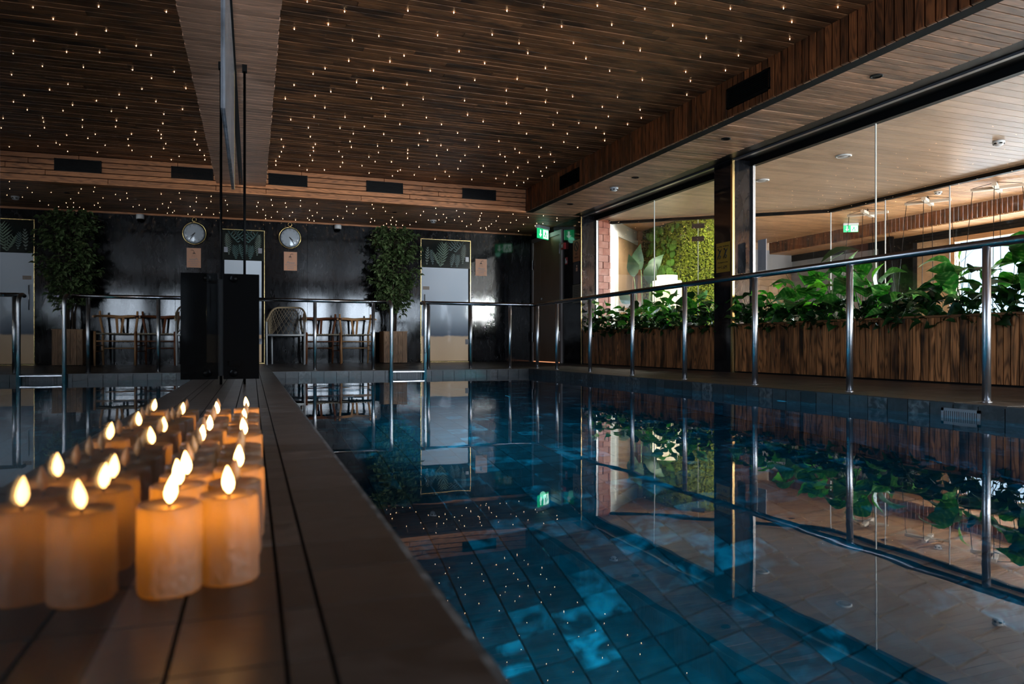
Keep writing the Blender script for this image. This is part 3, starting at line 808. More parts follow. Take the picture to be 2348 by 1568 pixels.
# end wall of the far room: horizontal boards, grey upper panel
we = struct('wall_end')
z = 0
while z < 1.8:
    x = 8.1
    while x < 11.2:
        x1 = min(x + random.uniform(1.0, 1.8), 11.2); q = MB(); q.cbox(x, x1 - .003, 12.9, 12.93, z, z + .137, '-y', .002); q.build('board', M_wallw, we); x = x1
    z += .14
b = MB(); b.box(7.3, 11.4, 12.93, 13.1, 0, 2.5); b.build('wall_core', M_wallw, we)
b = MB(); b.box(8.1, 11.2, 12.88, 12.93, 1.83, 2.3); b.build('grey_panel', flat('grey_upper_panel', (.3, .29, .3), .6), we)
fo = struct('floor_lounge')
b = MB(); b.box(5.13, 11.5, -3.1, 13.2, -.1, 0); b.build('floor_base', flat('light_lounge_floor', (.5, .42, .34), .4), fo)

# ================================================================= OBJECTS
# ---- candles
cand = {}
random.seed(11)
def candle(x, y, h, lit, label):
    t = empty('pillar_candle', (x, y, 0), label, 'candle', 'pillar candles on the ledge')
    r = .034
    wob = {}
    ph = [random.uniform(0, 6.28) for _ in range(3)]
    def wf_(k, j):
        q = k / 36 * 2 * PI
        if j < 1 or j > 7: return 1.0
        return 1 + .03 * math.sin(9 * q + ph[0] + j * .25) + .02 * math.sin(17 * q * 1 + j * .6 if False else 17 * q + ph[1]) + .012 * math.sin(5 * q + ph[2] - j * .5)
    m = MB()
    m.lathe([(r * .95, 0), (r * 1.0, .004), (r * .99, h * .2), (r * 1.01, h * .4), (r, h * .6), (r * .99, h * .8), (r * .985, h * .96), (r * .95, h), (r * .8, h - .004), (.012, h - .007), (0, h - .007)],
            (x, y, .0005), 36, wob=wf_)
    m.build('wax_body', M_wax, t)
    m = MB(); m.tube([(x, y, h - .008), (x, y, h + .004)], .0016, 6); m.build('wick', M_ink, t)
    m = MB(); lean = random.uniform(-.004, .004)
    pr = [(.0015, 0), (.0052, .005), (.0066, .011), (.0056, .018), (.0028, .026), (0, .032)]
    m.lathe(pr, (x, y, h + .001), 12, M=Matrix.Shear('XY', 4, (lean * 30, 0)))
    m.build('flame', M_flame if lit else M_flamed, t)
    if lit:
        point('candle_bulb', (x, y, h * .85), .055, (1, .5, .11), .003)
    return t
# (x, y, height, lit)
CN = [(-.073, .93, .100, 1, 'ivory pillar candle nearest the camera in the row beside the glass, flame lit'),
      (-.010, .952, .103, 1, 'ivory pillar candle nearest the camera in the row beside the water, flame lit')]
Lr = [1.055, 1.14, 1.225, 1.34, 1.43, 1.52, 1.64, 1.75, 1.85, 1.95, 2.06, 2.17, 2.28]
Rr = [1.06, 1.15, 1.26, 1.36, 1.46, 1.56, 1.66, 1.80, 1.90, 2.0, 2.1, 2.22]
ordn = ['second', 'third', 'fourth', 'fifth', 'sixth', 'seventh', 'eighth', 'ninth', 'tenth', 'eleventh', 'twelfth', 'thirteenth', 'farthest']
litL = {1.055, 1.14, 1.52, 1.75, 2.17}; litR = {1.15, 1.56, 1.90, 2.22}
for i, y in enumerate(Lr):
    CN.append((gx(y) + .041 + random.uniform(0, .006), y, .1 + random.uniform(-.006, .004), y in litL,
               '%s%s ivory pillar candle from the camera in the row beside the glass' % (ordn[i], ' lit' if y in litL else ' dim unlit')))
for i, y in enumerate(Rr):
    CN.append((gx(y) + .115 + random.uniform(-.004, .004), y, .1 + random.uniform(-.006, .004), y in litR,
               '%s%s ivory pillar candle from the camera in the row beside the water' % (ordn[i], ' lit' if y in litR else ' dim unlit')))
for a in CN: candle(*a)

# ---- glass partition
gp = empty('glass_partition', (gx(0), 0, 0), 'tall dark reflective glass partition standing along the left ledge', 'glass')
for y0, y1 in ((-2.9, 3.2), (3.203, 5.85), (5.853, 9.0), (9.003, 12.07)):
    m = MB(); m.box(-.002, 0, y0, y1, .001, 2.32 if y1 < 9.9 else 2.3 if y1 < 9.9 else 2.2, M=MW); m.build('pane', M_mirr, gp)
# marble panel high on the glass
mp_ = empty('marble_wall_panel', tuple(MW @ Vector((0, 4.8, 1.42))), 'narrow dark marble panel with pale edge trim high on the glass partition', 'panel')
m = MB(); m.box(.001, .010, 3.82, 5.79, 1.42, 2.294, M=MW); m.build('marble_slab', marble('grey_marble', (.07, .075, .085), (.4, .42, .45), .25), mp_)
m = MB(); m.box(.001, .013, 5.79, 5.803, 1.42, 2.294, M=MW); m.build('brass_trim', M_gold, mp_)
# bracket box and rod
bx_ = empty('door_closer_box', (.02, 3.56, .13), 'upright glossy black metal box with round bolts fixed to the glass', 'metal box')
m = MB()
m.box(.012, .163, 3.54, 3.60, .13, .60, M=MW); m.build('box_cover', M_blkg, bx_)
m = MB(); m.box(.0, .014, 3.545, 3.64, .145, .575, M=MW); m.build('glass_clamp', M_blk, bx_)
for (lx_, z, r) in ((.056, .578, .017), (.056, .158, .018)):
    m = MB(); c_ = MW @ Vector((lx_, 3.54, z)); m.lathe([(r, 0), (r, .006), (r * .6, .012), (0, .013)], c_, 14, M=Matrix.Rotation(PI/2, 4, 'X')); m.build('bolt', M_blkg, bx_)
m = MB(); m.box(.035, .078, 3.532, 3.541, .192, .212, M=MW); m.build('catch', M_blkg, bx_)
rd = empty('black_rod', (.047, 5.74, 0), 'thin black rod rising from the ledge to the wooden bulkhead', 'rod')
m = MB(); m.tube([(.047, 5.74, .0), (.047, 5.74, 2.3195)], .0095, 10); m.build('rod', M_blkg, rd)
m = MB(); m.box(.03, .064, 5.72, 5.76, 2.27, 2.3195); m.build('top_fitting', M_blk, rd)

# ---- stainless handrails
hr = empty('pool_handrail', (3.45, 3.0, 0), 'long stainless steel handrail on posts along the right and far right pool edge', 'handrail')
RZ = .78
def arc(p0, p1, p2, n=6):
    p0, p1, p2 = map(Vector, (p0, p1, p2))
    return [(1-t)**2 * p0 + 2*t*(1-t) * p1 + t*t * p2 for t in [i/n for i in range(n+1)]]
def post(parent, x, y):
    m = MB(); m.tube([(x, y, .006), (x, y, RZ - .015)], .0195, 14); o = m.build('post', M_steel, parent)
    m = MB(); m.lathe([(.026, .0), (.026, .004), (.02, .008)], (x, y, 0), 14); m.build('collar', M_steel, parent)
pts = [Vector((3.45, -1.8, RZ))] + arc((3.45, 8.38, RZ), (3.45, 8.5, RZ), (3.33, 8.5, RZ)) + arc((2.08, 8.5, RZ), (2.0, 8.5, RZ), (2.0, 8.44, RZ-.05), 5)
pts = [Vector((3.45, -1.8, RZ))] + arc((3.45, 8.40, RZ), (3.45, 8.5, RZ), (3.35, 8.5, RZ)) + [Vector((2.03, 8.5, RZ))]
m = MB(); m.tube(pts, .021, 14); m.build('rail', M_rail, hr)
for y in (8.429, 7.833, 6.976, 6.091, 5.229, 4.346, 3.476, 2.607, 1.74, .87, 0, -.87): post(hr, 3.45, y)
for x in (3.117, 2.616, 2.10): post(hr, x, 8.5)
h2 = empty('left_handrail', (.8, 8.5, 0), 'short stainless steel handrail at the far pool end in front of the chairs', 'handrail')
m = MB(); m.tube([Vector((.02, 8.5, RZ)), Vector((1.6, 8.5, RZ))], .021, 14); m.build('rail', M_rail, h2)
for x in (.806, 1.454): post(h2, x, 8.5)
m = MB(); m.tube([(.14, 8.5, .006), (.14, 8.5, RZ-.015)], .0195, 12); m.build('post', M_steel, h2)
# ladder
ld = empty('pool_ladder', (1.82, 8.32, 0), 'stainless steel pool ladder with flat steps at the far end', 'ladder')
for x in (1.625, 2.015):
    m = MB(); m.tube([Vector((x, 8.5, RZ-.01))] + arc((x, 8.45, RZ), (x, 8.315, RZ), (x, 8.315, RZ-.1)) + [Vector((x, 8.315, -.95))], .02, 12); m.build('side_rail', M_steel, ld)
for z in (-.016, -.27, -.52, -.77):
    m = MB(); m.box(1.64, 2.0, 8.285, 8.335, z - .006, z + .006); m.build('step', M_steel, ld)

# ---- star lights
UP=[(0.43,5.05),(0.68,5.11),(1.08,4.95),(1.38,4.87),(1.71,4.72),(1.92,4.58),(2.25,4.44),(2.57,4.37),(0.60,5.36),(0.38,5.52),(0.97,5.43),(0.80,5.58),(1.37,5.27),(1.74,5.12),(1.98,5.20),(2.16,4.82),(2.48,4.67),(2.36,5.05),(2.71,4.92),(2.90,5.00),(1.22,5.73),(1.60,5.50),(2.11,5.35),(0.83,5.99),(1.14,5.89),(1.86,5.66),(0.67,6.22),(0.59,6.38),(1.05,6.13),(1.49,5.97),(2.36,5.59),(2.58,5.29),(2.88,5.46),(3.24,5.55),(0.96,6.45),(1.38,6.36),(1.90,6.05),(2.23,5.90),(0.46,6.71),(1.20,6.52),(1.83,6.27),(2.24,6.20),(2.57,6.06),(0.78,6.77),(0.66,6.93),(0.41,7.11),(1.15,6.83),(1.60,6.68),(1.97,6.59),(2.36,6.53),(2.69,6.37),(2.86,6.14),(3.25,6.01),(0.78,7.25),(1.46,6.91),(3.25,6.31),(3.63,6.26),(2.59,6.76),(2.92,6.62),(3.44,6.55),(3.77,6.48),(0.71,7.58),(0.50,7.75),(1.00,7.48),(1.37,7.32),(1.76,7.21),(2.12,6.99),(2.33,7.14),(2.69,7.07),(3.04,7.00),(3.26,6.85),(3.75,6.72),(3.50,6.94),(0.69,7.97),(1.00,7.87),(1.56,7.53),(1.96,7.38),(1.23,7.73),(1.16,8.03),(1.47,7.94),(1.82,7.77),(2.20,7.62),(2.90,7.39),(3.31,7.24),(3.68,7.10),(3.81,7.34),(0.74,8.31),(0.45,8.53),(1.17,8.35),(1.60,8.16),(1.97,8.01),(2.35,7.85),(2.72,7.77),(3.41,7.55),(0.82,8.60),(0.81,8.75),(0.49,8.85),(1.22,8.59),(1.49,8.43),(1.92,8.24),(2.16,8.16),(2.58,8.07),(3.00,8.01),(3.26,7.85),(3.65,7.70),(1.85,8.48),(2.28,8.32),(0.48,9.07),(0.83,8.91),(1.11,8.83),(1.55,8.71),(1.88,8.63),(3.11,8.15),(3.48,8.09),(2.92,8.30),(3.01,8.38),(0.81,9.13),(0.47,9.31),(1.18,9.06),(1.48,8.96),(1.93,8.86),(2.23,8.62),(2.54,8.48),(3.40,8.25),(0.86,9.37),(0.44,9.55),(1.22,9.35),(1.59,9.16),(1.78,9.10),(2.57,8.77),(3.10,8.60),(3.37,8.54),(3.67,8.41),(0.45,9.77),(0.73,9.69),(1.22,9.57),(1.47,9.42),(2.36,9.01),(2.16,9.24),(2.91,8.91),(2.65,9.16),(3.35,8.84),(3.69,8.71),(1.97,9.48),(1.95,9.55),(2.54,9.38),(2.99,9.22),(3.38,9.08),(3.70,8.92),(0.84,9.90),(1.05,9.82),(1.62,9.79),(2.20,9.69),(1.94,9.85),(2.66,9.61),(3.37,9.30),(3.82,9.16),(2.52,9.83),(3.00,9.69),(3.29,9.52),(3.70,9.38),(3.50,9.77),(3.73,9.61),(3.71,9.83),(2.72,4.23),(3.11,4.17),(3.44,4.04),(3.77,3.90),(2.89,4.53),(3.64,4.19),(3.24,4.63),(3.51,4.58),(3.83,4.43),(3.41,4.95),(3.67,4.82),(3.48,5.26),(3.77,5.12),(3.64,5.43),(3.81,5.74)]
LO=[(0.26,10.65),(0.42,10.40),(0.79,10.30),(0.61,10.56),(0.45,10.79),(1.02,10.45),(0.64,10.87),(0.82,10.71),(0.25,10.95),(0.34,11.19),(0.27,11.44),(0.54,11.30),(0.75,11.26),(0.97,11.01),(1.09,11.16),(0.39,11.66),(0.48,11.81),(0.65,11.89),(0.73,11.58),(0.40,11.97),(0.84,11.93),(1.05,11.45),(1.00,11.70),(1.04,11.85),(1.12,11.93),(1.21,11.61),(1.43,10.53),(1.48,10.89),(1.59,11.04),(1.41,11.37),(1.51,11.53),(1.38,11.69),(1.58,10.66),(1.78,10.96),(1.74,10.26),(1.81,10.56),(1.92,10.42),(2.01,10.71),(2.20,11.17),(1.92,11.39),(1.96,11.72),(2.00,11.57),(2.23,11.46),(2.23,11.80),(2.21,11.95),(2.31,11.82),(2.33,11.51),(2.39,11.85),(2.50,11.85),(2.60,11.76),(2.63,11.46),(2.33,10.77),(2.56,10.85),(2.77,11.23),(2.63,10.22),(2.53,10.54),(2.76,10.69),(2.92,11.15),(3.06,11.30),(2.86,10.66),(2.98,10.93),(2.96,10.30),(3.12,10.45),(3.13,10.76),(3.15,11.08),(3.29,11.14),(3.50,11.59),(3.51,11.38),(3.36,10.37),(3.41,10.59),(3.48,10.83),(3.52,10.96),(3.52,11.03),(3.80,11.22),(3.84,11.46),(3.68,10.54),(3.78,10.93),(4.13,11.73),(3.90,11.77),(3.84,11.62),(3.77,11.68),(4.23,11.70),(4.05,11.01),(4.05,10.76),(3.82,10.28),(4.47,11.76),(4.30,11.09),(4.13,10.46),(4.53,11.16),(4.46,10.92),(4.29,10.24),(4.57,10.93),(4.57,10.37),(4.66,10.58)]
me_star = None
def star(x, y, z, label, grp):
    global me_star
    if me_star is None:
        m = MB(); m.lathe([(.0022, 0), (.003, -.006), (.0022, -.012), (0, -.014)][::-1], (0, 0, 0), 6)
        o = m.build('star_light', M_star, org=(0, 0, 0)); me_star = o.data
    else:
        o = bpy.data.objects.new('star_light', me_star); C.objects.link(o)
    o.location = (x, y, z); o.scale = (.85, .85, .85) if z > 2.4 else (.72, .72, .72); tag(o, label, 'light', grp)
for x, y in UP: star(x, y, 2.5505, 'tiny warm star light set in the main planked ceiling over the pool', 'star lights in the main ceiling')
for x, y in LO: star(x, y, 2.2265, 'tiny warm star light set in the lower ceiling by the far marble wall', 'star lights in the lower ceiling')

# ---- ventilation grilles
def grille(name_loc, ax, a0, a1, z0, z1, label):
    g_ = empty('ventilation_grille', name_loc, label, 'vent', 'black ventilation grilles')
    m = MB(); n = 9
    if ax == 'x':
        y = 10.05
        m.box(a0, a1, y - .010, y - .004, z1 - .012, z1); m.box(a0, a1, y - .010, y - .004, z0, z0 + .012); m.box(a0, a0 + .012, y - .010, y - .004, z0, z1); m.box(a1 - .012, a1, y - .010, y - .004, z0, z1)
        m.box(a0 + .01, a1 - .01, y - .004, y - .001, z0 + .01, z1 - .01); m.build('frame', M_blk, g_)
        for i in range(n):
            z = z0 + .018 + (z1 - z0 - .036) * i / (n - 1); q = MB(); q.box(a0 + .012, a1 - .012, y - .011, y - .004, z - .002, z + .002); q.build('slat', M_blkg, g_)
    else:
        x = 3.93
        m.box(x - .006, x + .02, a0, a0 + .015, z0, z1); m.box(x - .006, x + .02, a1 - .015, a1, z0, z1); m.box(x - .006, x + .02, a0, a1, z1 - .015, z1); m.box(x - .006, x + .02, a0, a1, z0, z0 + .015)
        m.box(x + .012, x + .02, a0, a1, z0, z1); m.build('frame', M_back, g_)
        for i in range(n):
            z = z0 + .02 + (z1 - z0 - .04) * i / (n - 1); q = MB(); q.box(x, x + .012, a0 + .015, a1 - .015, z - .002, z + .002); q.build('slat', M_back, g_)
for (a0, a1, l) in ((.374, .858, 'black ventilation grille in the far fascia, above the wall clock'), (1.626, 2.125, 'black ventilation grille in the far fascia, middle one of three, above the ficus tree'),
                    (2.971, 3.472, 'black ventilation grille in the far fascia, nearest the right fascia corner')):
    grille((a0, 10.05, 2.35), 'x', a0, a1, 2.352, 2.502, l)
grille((3.94, 8.28, 2.3), 'y', 8.26, 8.825, 2.3, 2.47, 'small black ventilation opening at the far end of the right fascia')
grille((3.94, 4.784, 2.3), 'y', 4.765, 5.318, 2.3, 2.47, 'large black ventilation opening in the near part of the right fascia')

# ---- downlights, smoke detectors, ceiling speakers, camera dome
def downlight(x, y, z, label, r=.045):
    t = empty('downlight', (x, y, z), label, 'light', 'recessed downlights')
    m = MB(); m.lathe([(r, .002), (r, -.004), (r * .78, -.006), (r * .7, .0), (r * .6, .0015)], (x, y, z - .001), 20, cap=False); m.build('trim_ring', M_blk, t)
    m = MB(); m.lathe([(r * .62, 0), (0, .001)], (x, y, z - .0012), 16); m.build('lens', M_blkg, t)
for (x, y, l) in ((4.328, 4.109, 'unlit black recessed downlight in the soffit nearest the camera'), (4.312, 5.846, 'unlit black recessed downlight in the soffit, second from the camera'),
                  (4.321, 7.558, 'unlit black recessed downlight in the soffit, third from the camera'), (4.288, 9.289, 'unlit black recessed downlight at the far end of the soffit')):
    downlight(x, y, 2.226, l)
downlight(2.15, 10.75, 2.226, 'unlit black recessed downlight in the lower ceiling above the ficus tree', .035)
def detector(x, y, z, label, r=.052):
    t = empty('smoke_detector', (x, y, z), label, 'smoke detector', 'smoke detectors')
    m = MB(); m.lathe([(r, 0), (r, -.015), (r * .92, -.02), (r * .75, -.036), (r * .45, -.046), (0, -.048)], (x, y, z), 24); m.build('housing', M_white, t)
    for k in range(6):
        a = k * PI / 3; q = MB(); c_ = Vector((x + math.cos(a) * r * .84, y + math.sin(a) * r * .84, z - .028))
        q.box(-.003, .003, -.012, .012, -.006, .006, M=Matrix.Translation(c_) @ Matrix.Rotation(a, 4, 'Z')); q.build('slot', M_blk, t)
detector(4.348, 8.129, 2.225, 'white smoke detector on the wooden soffit beside the black beam')
detector(2.845, 11.22, 2.225, 'white smoke detector on the low star ceiling by the far wall')
detector(6.7, 4.942, 2.199, 'white smoke detector on the pale lounge ceiling')
detector(9.3, 7.75, 2.459, 'small white smoke detector on the slatted ceiling behind the hanging seats')
def speaker(x, y, label):
    t = empty('ceiling_speaker', (x, y, 2.199), label, 'speaker', 'round ceiling speakers')
    m = MB(); m.lathe([(.078, 0), (.078, -.006), (.066, -.012), (.06, -.006)], (x, y, 2.199), 28, cap=False); m.build('ring', M_white, t)
    m = MB(); m.lathe([(.06, -.002), (.03, -.01), (0, -.011)], (x, y, 2.198), 24); m.build('grille', flat('pale_grille', (.5, .5, .52), .5), t)
speaker(5.75, 5.873, 'round white speaker set in the pale lounge ceiling, nearer one')
speaker(5.716, 7.068, 'round white speaker in the pale lounge ceiling close behind the marble pillar')
t = empty('security_camera', (1.493, 12.06, 2.2), 'white dome security camera on the far wall beneath the ceiling edge', 'camera')
m = MB(); m.lathe([(.055, .0), (.058, -.03), (.057, -.062), (.05, -.068)], (1.493, 12.035, 2.2), 22); m.build('housing', M_white, t)
m = MB(); m.lathe([(.046, 0), (.044, -.018), (.03, -.038), (0, -.046)], (1.493, 12.035, 2.132), 20); m.build('dome', M_blkg, t)

# ---- clock
t = empty('wall_clock', (.762, 12.09, 1.965), 'round pale wall clock with brass rim and hanging ring on black marble', 'clock')
RX = Matrix.Rotation(PI/2, 4, 'X'); cx_, cz_ = .765, 1.963
m = MB(); m.lathe([(.168, .0), (.172, .02), (.168, .034), (.158, .036), (.156, .028)], (cx_, 12.098, cz_), 48, M=RX, cap=False); m.build('rim', M_gold, t)
m = MB(); m.lathe([(.157, .02), (.12, .026), (0, .03)], (cx_, 12.098, cz_), 40, M=RX); fc = m.build('face', M_face, t)
for k in range(12):
    a = math.radians(30 * (k + 1)); s_ = str(k + 1)
    text_mesh(s_, .042, 'numeral', M_inkg, t, (cx_ + math.sin(a) * .122, 12.064, cz_ + math.cos(a) * .122), (PI/2, 0, 0))
def hand(a, L, w_, nm):
    m = MB(); m.poly([(-w_, 0, -L * .12), (w_, 0, -L * .12), (w_ * .5, 0, L), (-w_ * .5, 0, L)], (0, -.002, 0))
    o = m.build(nm, M_ink, t); o.location = Vector((cx_, 12.064, cz_)) - ORG[t.name]; o.rotation_euler = (0, a, 0)
    for v in o.data.vertices: v.co += ORG[t.name]
hand(math.radians(145), .115, .005, 'minute_hand'); hand(math.radians(130), .07, .006, 'hour_hand')
m = MB(); m.tube([(cx_ + .03 * math.cos(k * PI / 8), 12.07, cz_ + .205 + .03 * math.sin(k * PI / 8)) for k in range(16)], .005, 8, closed=True); m.build('hanging_ring', M_gold, t)
m = MB(); m.lathe([(.012, -.03), (.016, -.012), (.01, 0), (.014, .006), (0, .012)], (cx_, 12.072, cz_ + .18), 12); m.build('crown', M_gold, t)

# ---- peach shower signs
def shower_sign(x0, x1, z0, z1, label):
    t = empty('shower_sign', (x0, 12.09, z0), label, 'sign', 'please shower signs')
    y = 12.095; cxs = (x0 + x1) / 2; W = x1 - x0; H = z1 - z0
    m = MB(); m.box(x0, x1, 12.09, 12.0995, z0, z1); m.build('board', M_sign, t)
    yy = 12.0885
    m = MB(); a = [(cxs + .04, yy, z1 - .035), (cxs + .015, yy, z1 - .032), (cxs - .002, yy, z1 - .045), (cxs - .006, yy, z1 - .072)]
    m.tube(a, .0035, 6); m.poly([(cxs - .03, yy, z1 - .085), (cxs + .02, yy, z1 - .085), (cxs + .008, yy, z1 - .072), (cxs - .018, yy, z1 - .072)], (0, .001, 0)); m.build('shower_head_print', M_ink, t)
    m = MB()
    for r in range(4):
        for k in range(5):
            sp_ = .006 + r * .0015; px = cxs - .005 + (k - 2) * (.010 + r * .0022)
            m.box(px - .0012, px + .0012, yy, yy + .001, z1 - .1 - r * .012, z1 - .094 - r * .012)
    m.build('water_drop_print', M_ink, t)
    text_mesh('Please', .048, 'lettering', M_inkg, t, (cxs, yy, z0 + H * .42), (PI/2, 0, 0), shear=.35)
    for i, (s_, sz) in enumerate((('SHOWER BEFORE', .021), ('ENTERING', .021), ('THE POOL', .021))):
        text_mesh(s_, sz, 'lettering', M_inkg, t, (cxs, yy, z0 + H * (.295 - .095 * i)), (PI/2, 0, 0))
shower_sign(.677, .874, 1.452, 1.745, 'peach shower notice with shower head under the wall clock')
shower_sign(3.809, 4.014, 1.472, 1.76, 'peach shower notice with shower head right of the frosted door')

# ---- signs on the black end wall and pillar (faces look toward -x)
def wall_x_sign(name, y0, y1, z0, z1, mat, label, cat='sign', x=4.85):
    t = empty(name, (x, y0, z0), label, cat)
    m = MB(); m.box(x - .006, x - .0005, y0, y1, z0, z1); m.build('board', mat, t); return t
RXL = (PI/2, 0, -PI/2)
M_or = flat('orange_sign', (.55, .2, .08), .5); M_dks = flat('dark_sign', (.03, .02, .025), .5); M_ol = flat('olive_sign', (.16, .13, .08), .5)
t = wall_x_sign('prohibition_sign', 10.14, 10.385, 1.56, 1.89, M_or, 'orange prohibition notice highest of three on the black end wall')
m = MB(); c_ = (4.8435, 10.262, 1.775)
m.tube([(4.8435, 10.262 + .07 * math.cos(k * PI / 12), 1.79 + .07 * math.sin(k * PI / 12)) for k in range(24)], .006, 6, closed=True)
m.tube([(4.8435, 10.262 + .05, 1.84), (4.8435, 10.262 - .05, 1.74)], .006, 6); m.build('prohibition_print', M_ink, t)
text_mesh('NO', .05, 'lettering', M_ink, t, (4.8435, 10.262, 1.675), RXL); text_mesh('PHOTOS', .035, 'lettering', M_ink, t, (4.8435, 10.262, 1.62), RXL)
t = wall_x_sign('dark_notice', 10.15, 10.375, 1.22, 1.555, M_dks, 'dark notice with pale figure, middle of three on the black end wall')
m = MB(); m.lathe([(.018, 0), (0, .001)], (4.8435, 10.25, 1.49), 10, M=Matrix.Rotation(-PI/2, 4, 'Y')); m.box(4.8425, 4.8438, 10.22, 10.28, 1.41, 1.465); m.build('figure_print', M_sign, t)
t = wall_x_sign('rules_notice', 10.13, 10.40, .93, 1.21, M_ol, 'faded olive rules notice, lowest of three on the black end wall')
m = MB()
for i in range(9): m.box(4.8430, 4.8438, 10.16 + random.random() * .05, 10.36, .96 + i * .026, .968 + i * .026)
m.build('printed_lines', M_ink, t)
t = empty('fire_alarm', (4.83, 10.7, 1.85), 'small red fire alarm call point beside the brown door', 'fire alarm')
m = MB(); m.box(4.81, 4.85, 10.655, 10.755, 1.80, 1.90); m.build('housing', flat('alarm_red', (.45, .02, .02), .4), t)
m = MB(); m.box(4.806, 4.811, 10.70, 10.74, 1.825, 1.875); m.build('press_plate', M_white, t)
t = wall_x_sign('fire_sign', 10.60, 10.68, 1.555, 1.665, flat('sign_red', (.5, .03, .04), .4), 'small red and white fire equipment sign on the black end wall')
m = MB(); m.box(4.8425, 4.8436, 10.605, 10.64, 1.57, 1.615); m.box(4.8425, 4.8436, 10.65, 10.675, 1.57, 1.65); m.build('symbol_print', M_white, t)
M_yel = flat('amber_sign', (.42, .25, .03), .5)
t = wall_x_sign('depth_sign', 6.508, 6.74, 1.06, 1.375, M_yel, 'amber depth notice reading 1.6 M on the marble pillar')
text_mesh('No Diving', .021, 'lettering', M_ink, t, (4.8435, 6.682, 1.335), RXL); text_mesh('No Running', .021, 'lettering', M_ink, t, (4.8435, 6.573, 1.335), RXL)
m = MB()
for yc in (6.68, 6.575):
    m.tube([(4.8435, yc + .03, 1.31), (4.8435, yc - .005, 1.285), (4.8435, yc - .03, 1.3)], .005, 5)
    m.tube([(4.8435, yc - .005, 1.285), (4.8435, yc + .01, 1.25), (4.8435, yc - .02, 1.23), (4.8435, yc + .0, 1.205)], .006, 5)
    m.tube([(4.8435, yc + .01, 1.25), (4.8435, yc + .035, 1.215)], .005, 5); m.lathe([(.011, 0), (0, .001)], (4.8435, yc + .02, 1.305), 8, M=Matrix.Rotation(-PI/2, 4, 'Y'))
    m.tube([(4.8435, yc + .035, 1.2), (4.8435, yc - .035, 1.31)], .003, 5)
m.build('figure_print', M_ink, t)
text_mesh('No Lifeguard on Duty', .019, 'lettering', M_ink, t, (4.8435, 6.624, 1.165), RXL)
text_mesh('Depth', .024, 'lettering', M_ink, t, (4.8435, 6.69, 1.115), RXL); text_mesh('1.6M', .052, 'lettering', M_ink, t, (4.8435, 6.602, 1.11), RXL)
t = empty('paper_notice', (5.09, 6.3, 1.2), 'grey paper notice taped inside the glass beside the marble pillar', 'notice')
m = MB(); m.box(5.088, 5.0925, 6.234, 6.363, 1.055, 1.376); m.build('sheet', flat('grey_paper', (.5, .48, .52), .6), t)
m = MB()
for i in range(12): m.box(5.0872, 5.088, 6.29 + random.random() * .02, 6.345, 1.1 + i * .0145, 1.103 + i * .0145)
m.build('printed_lines', M_inkg, t)
M_exg = flat('exit_green', (.01, .5, .22), .4, emit=(.01, .45, .14), es=1.0)
M_exw = flat('exit_white', (.9, 1, .95), .4, emit=(.7, 1, .85), es=1.5)
def exit_sign(x, y, zt, face, label, SC_=1.0):
    # hanging double-sided sign whose faces look along the given angle
    t = empty('exit_sign', (x, y, zt), label, 'exit sign')
    R_ = Matrix.Translation((x, y, zt)) @ Matrix.Rotation(face, 4, 'Z') @ Matrix.Diagonal((SC_, SC_, SC_, 1))
    m = MB(); m.box(-.17, .17, -.03, .03, -.05, -.0005, M=R_); m.build('ceiling_housing', M_white, t)
    m = MB(); m.box(-.165, .165, -.008, .008, -.21, -.05, M=R_); bd = m.build('sign_plate', M_exg, t)
    m = MB()
    for s in (-1, 1):
        y0, y1 = (-.0095, -.008) if s < 0 else (.008, .0095)
        m.box(.0, .155, y0, y1, -.2, -.06, M=R_)
        m.poly([R_ @ Vector(p) for p in ((-.12, y0, -.14), (-.04, y0, -.14), (-.08, y0, -.19))], R_.to_3x3() @ Vector((0, y1 - y0, 0)))
        m.box(-.095, -.065, y0, y1, -.14, -.07, M=R_)
    m.build('arrow_print', M_exw, bd)
    m = MB()
    for s in (-1, 1):
        y0 = -.0102 if s < 0 else .0096
        m.box(.06, .078, y0, y0 + .0006, -.09, -.072, M=R_); m.box(.05, .085, y0, y0 + .0006, -.14, -.095, M=R_); m.box(.03, .055, y0, y0 + .0006, -.18, -.14, M=R_); m.box(.08, .1, y0, y0 + .0006, -.19, -.14, M=R_); m.box(.11, .13, y0, y0 + .0006, -.13, -.105, M=R_)
    m.build('running_figure_print', M_exg, bd)
    return t
exit_sign(4.66, 11.15, 2.225, math.radians(35), 'lit green exit sign hanging above the brown door in the corner')
exit_sign(10.25, 10.3, 2.458, math.radians(-30), 'green exit sign on the slatted ceiling seen through the lounge glass', .75)
point('exit_sign_glow', (4.6, 11.0, 2.0), .12, (.3, 1, .7), .05)

# ---- skimmer grilles
def skimmer(x0, x1, y0, y1, z0, z1, ax, label):
    t = empty('skimmer_grille', (x0, y0, z1), label, 'pool grille', 'white skimmer grilles')
    m = MB(); n = 15
    if ax == 'y':
        a0, a1 = y0, y1; f = lambda p, q, r, s: m.box(x0 - .008, x0 - .001, p, q, r, s)
    else:
        a0, a1 = x0, x1; f = lambda p, q, r, s: m.box(p, q, y0 - .008, y0 - .001, r, s)
    f(a0, a1, z1 - .014, z1); f(a0, a1, z0, z0 + .014); f(a0, a0 + .014, z0, z1); f(a1 - .014, a1, z0, z1); m.build('frame', M_grey2, t)
    for i in range(n):
        c_ = a0 + .022 + (a1 - a0 - .044) * i / (n - 1); m = MB(); g_ = (a1 - a0) / n * .28
        if ax == 'y': m.box(x0 - .007, x0 - .001, c_ - g_, c_ + g_, z0 + .014, z1 - .014)
        else: m.box(c_ - g_, c_ + g_, y0 - .007, y0 - .001, z0 + .014, z1 - .014)
        m.build('slat', M_grey2, t)
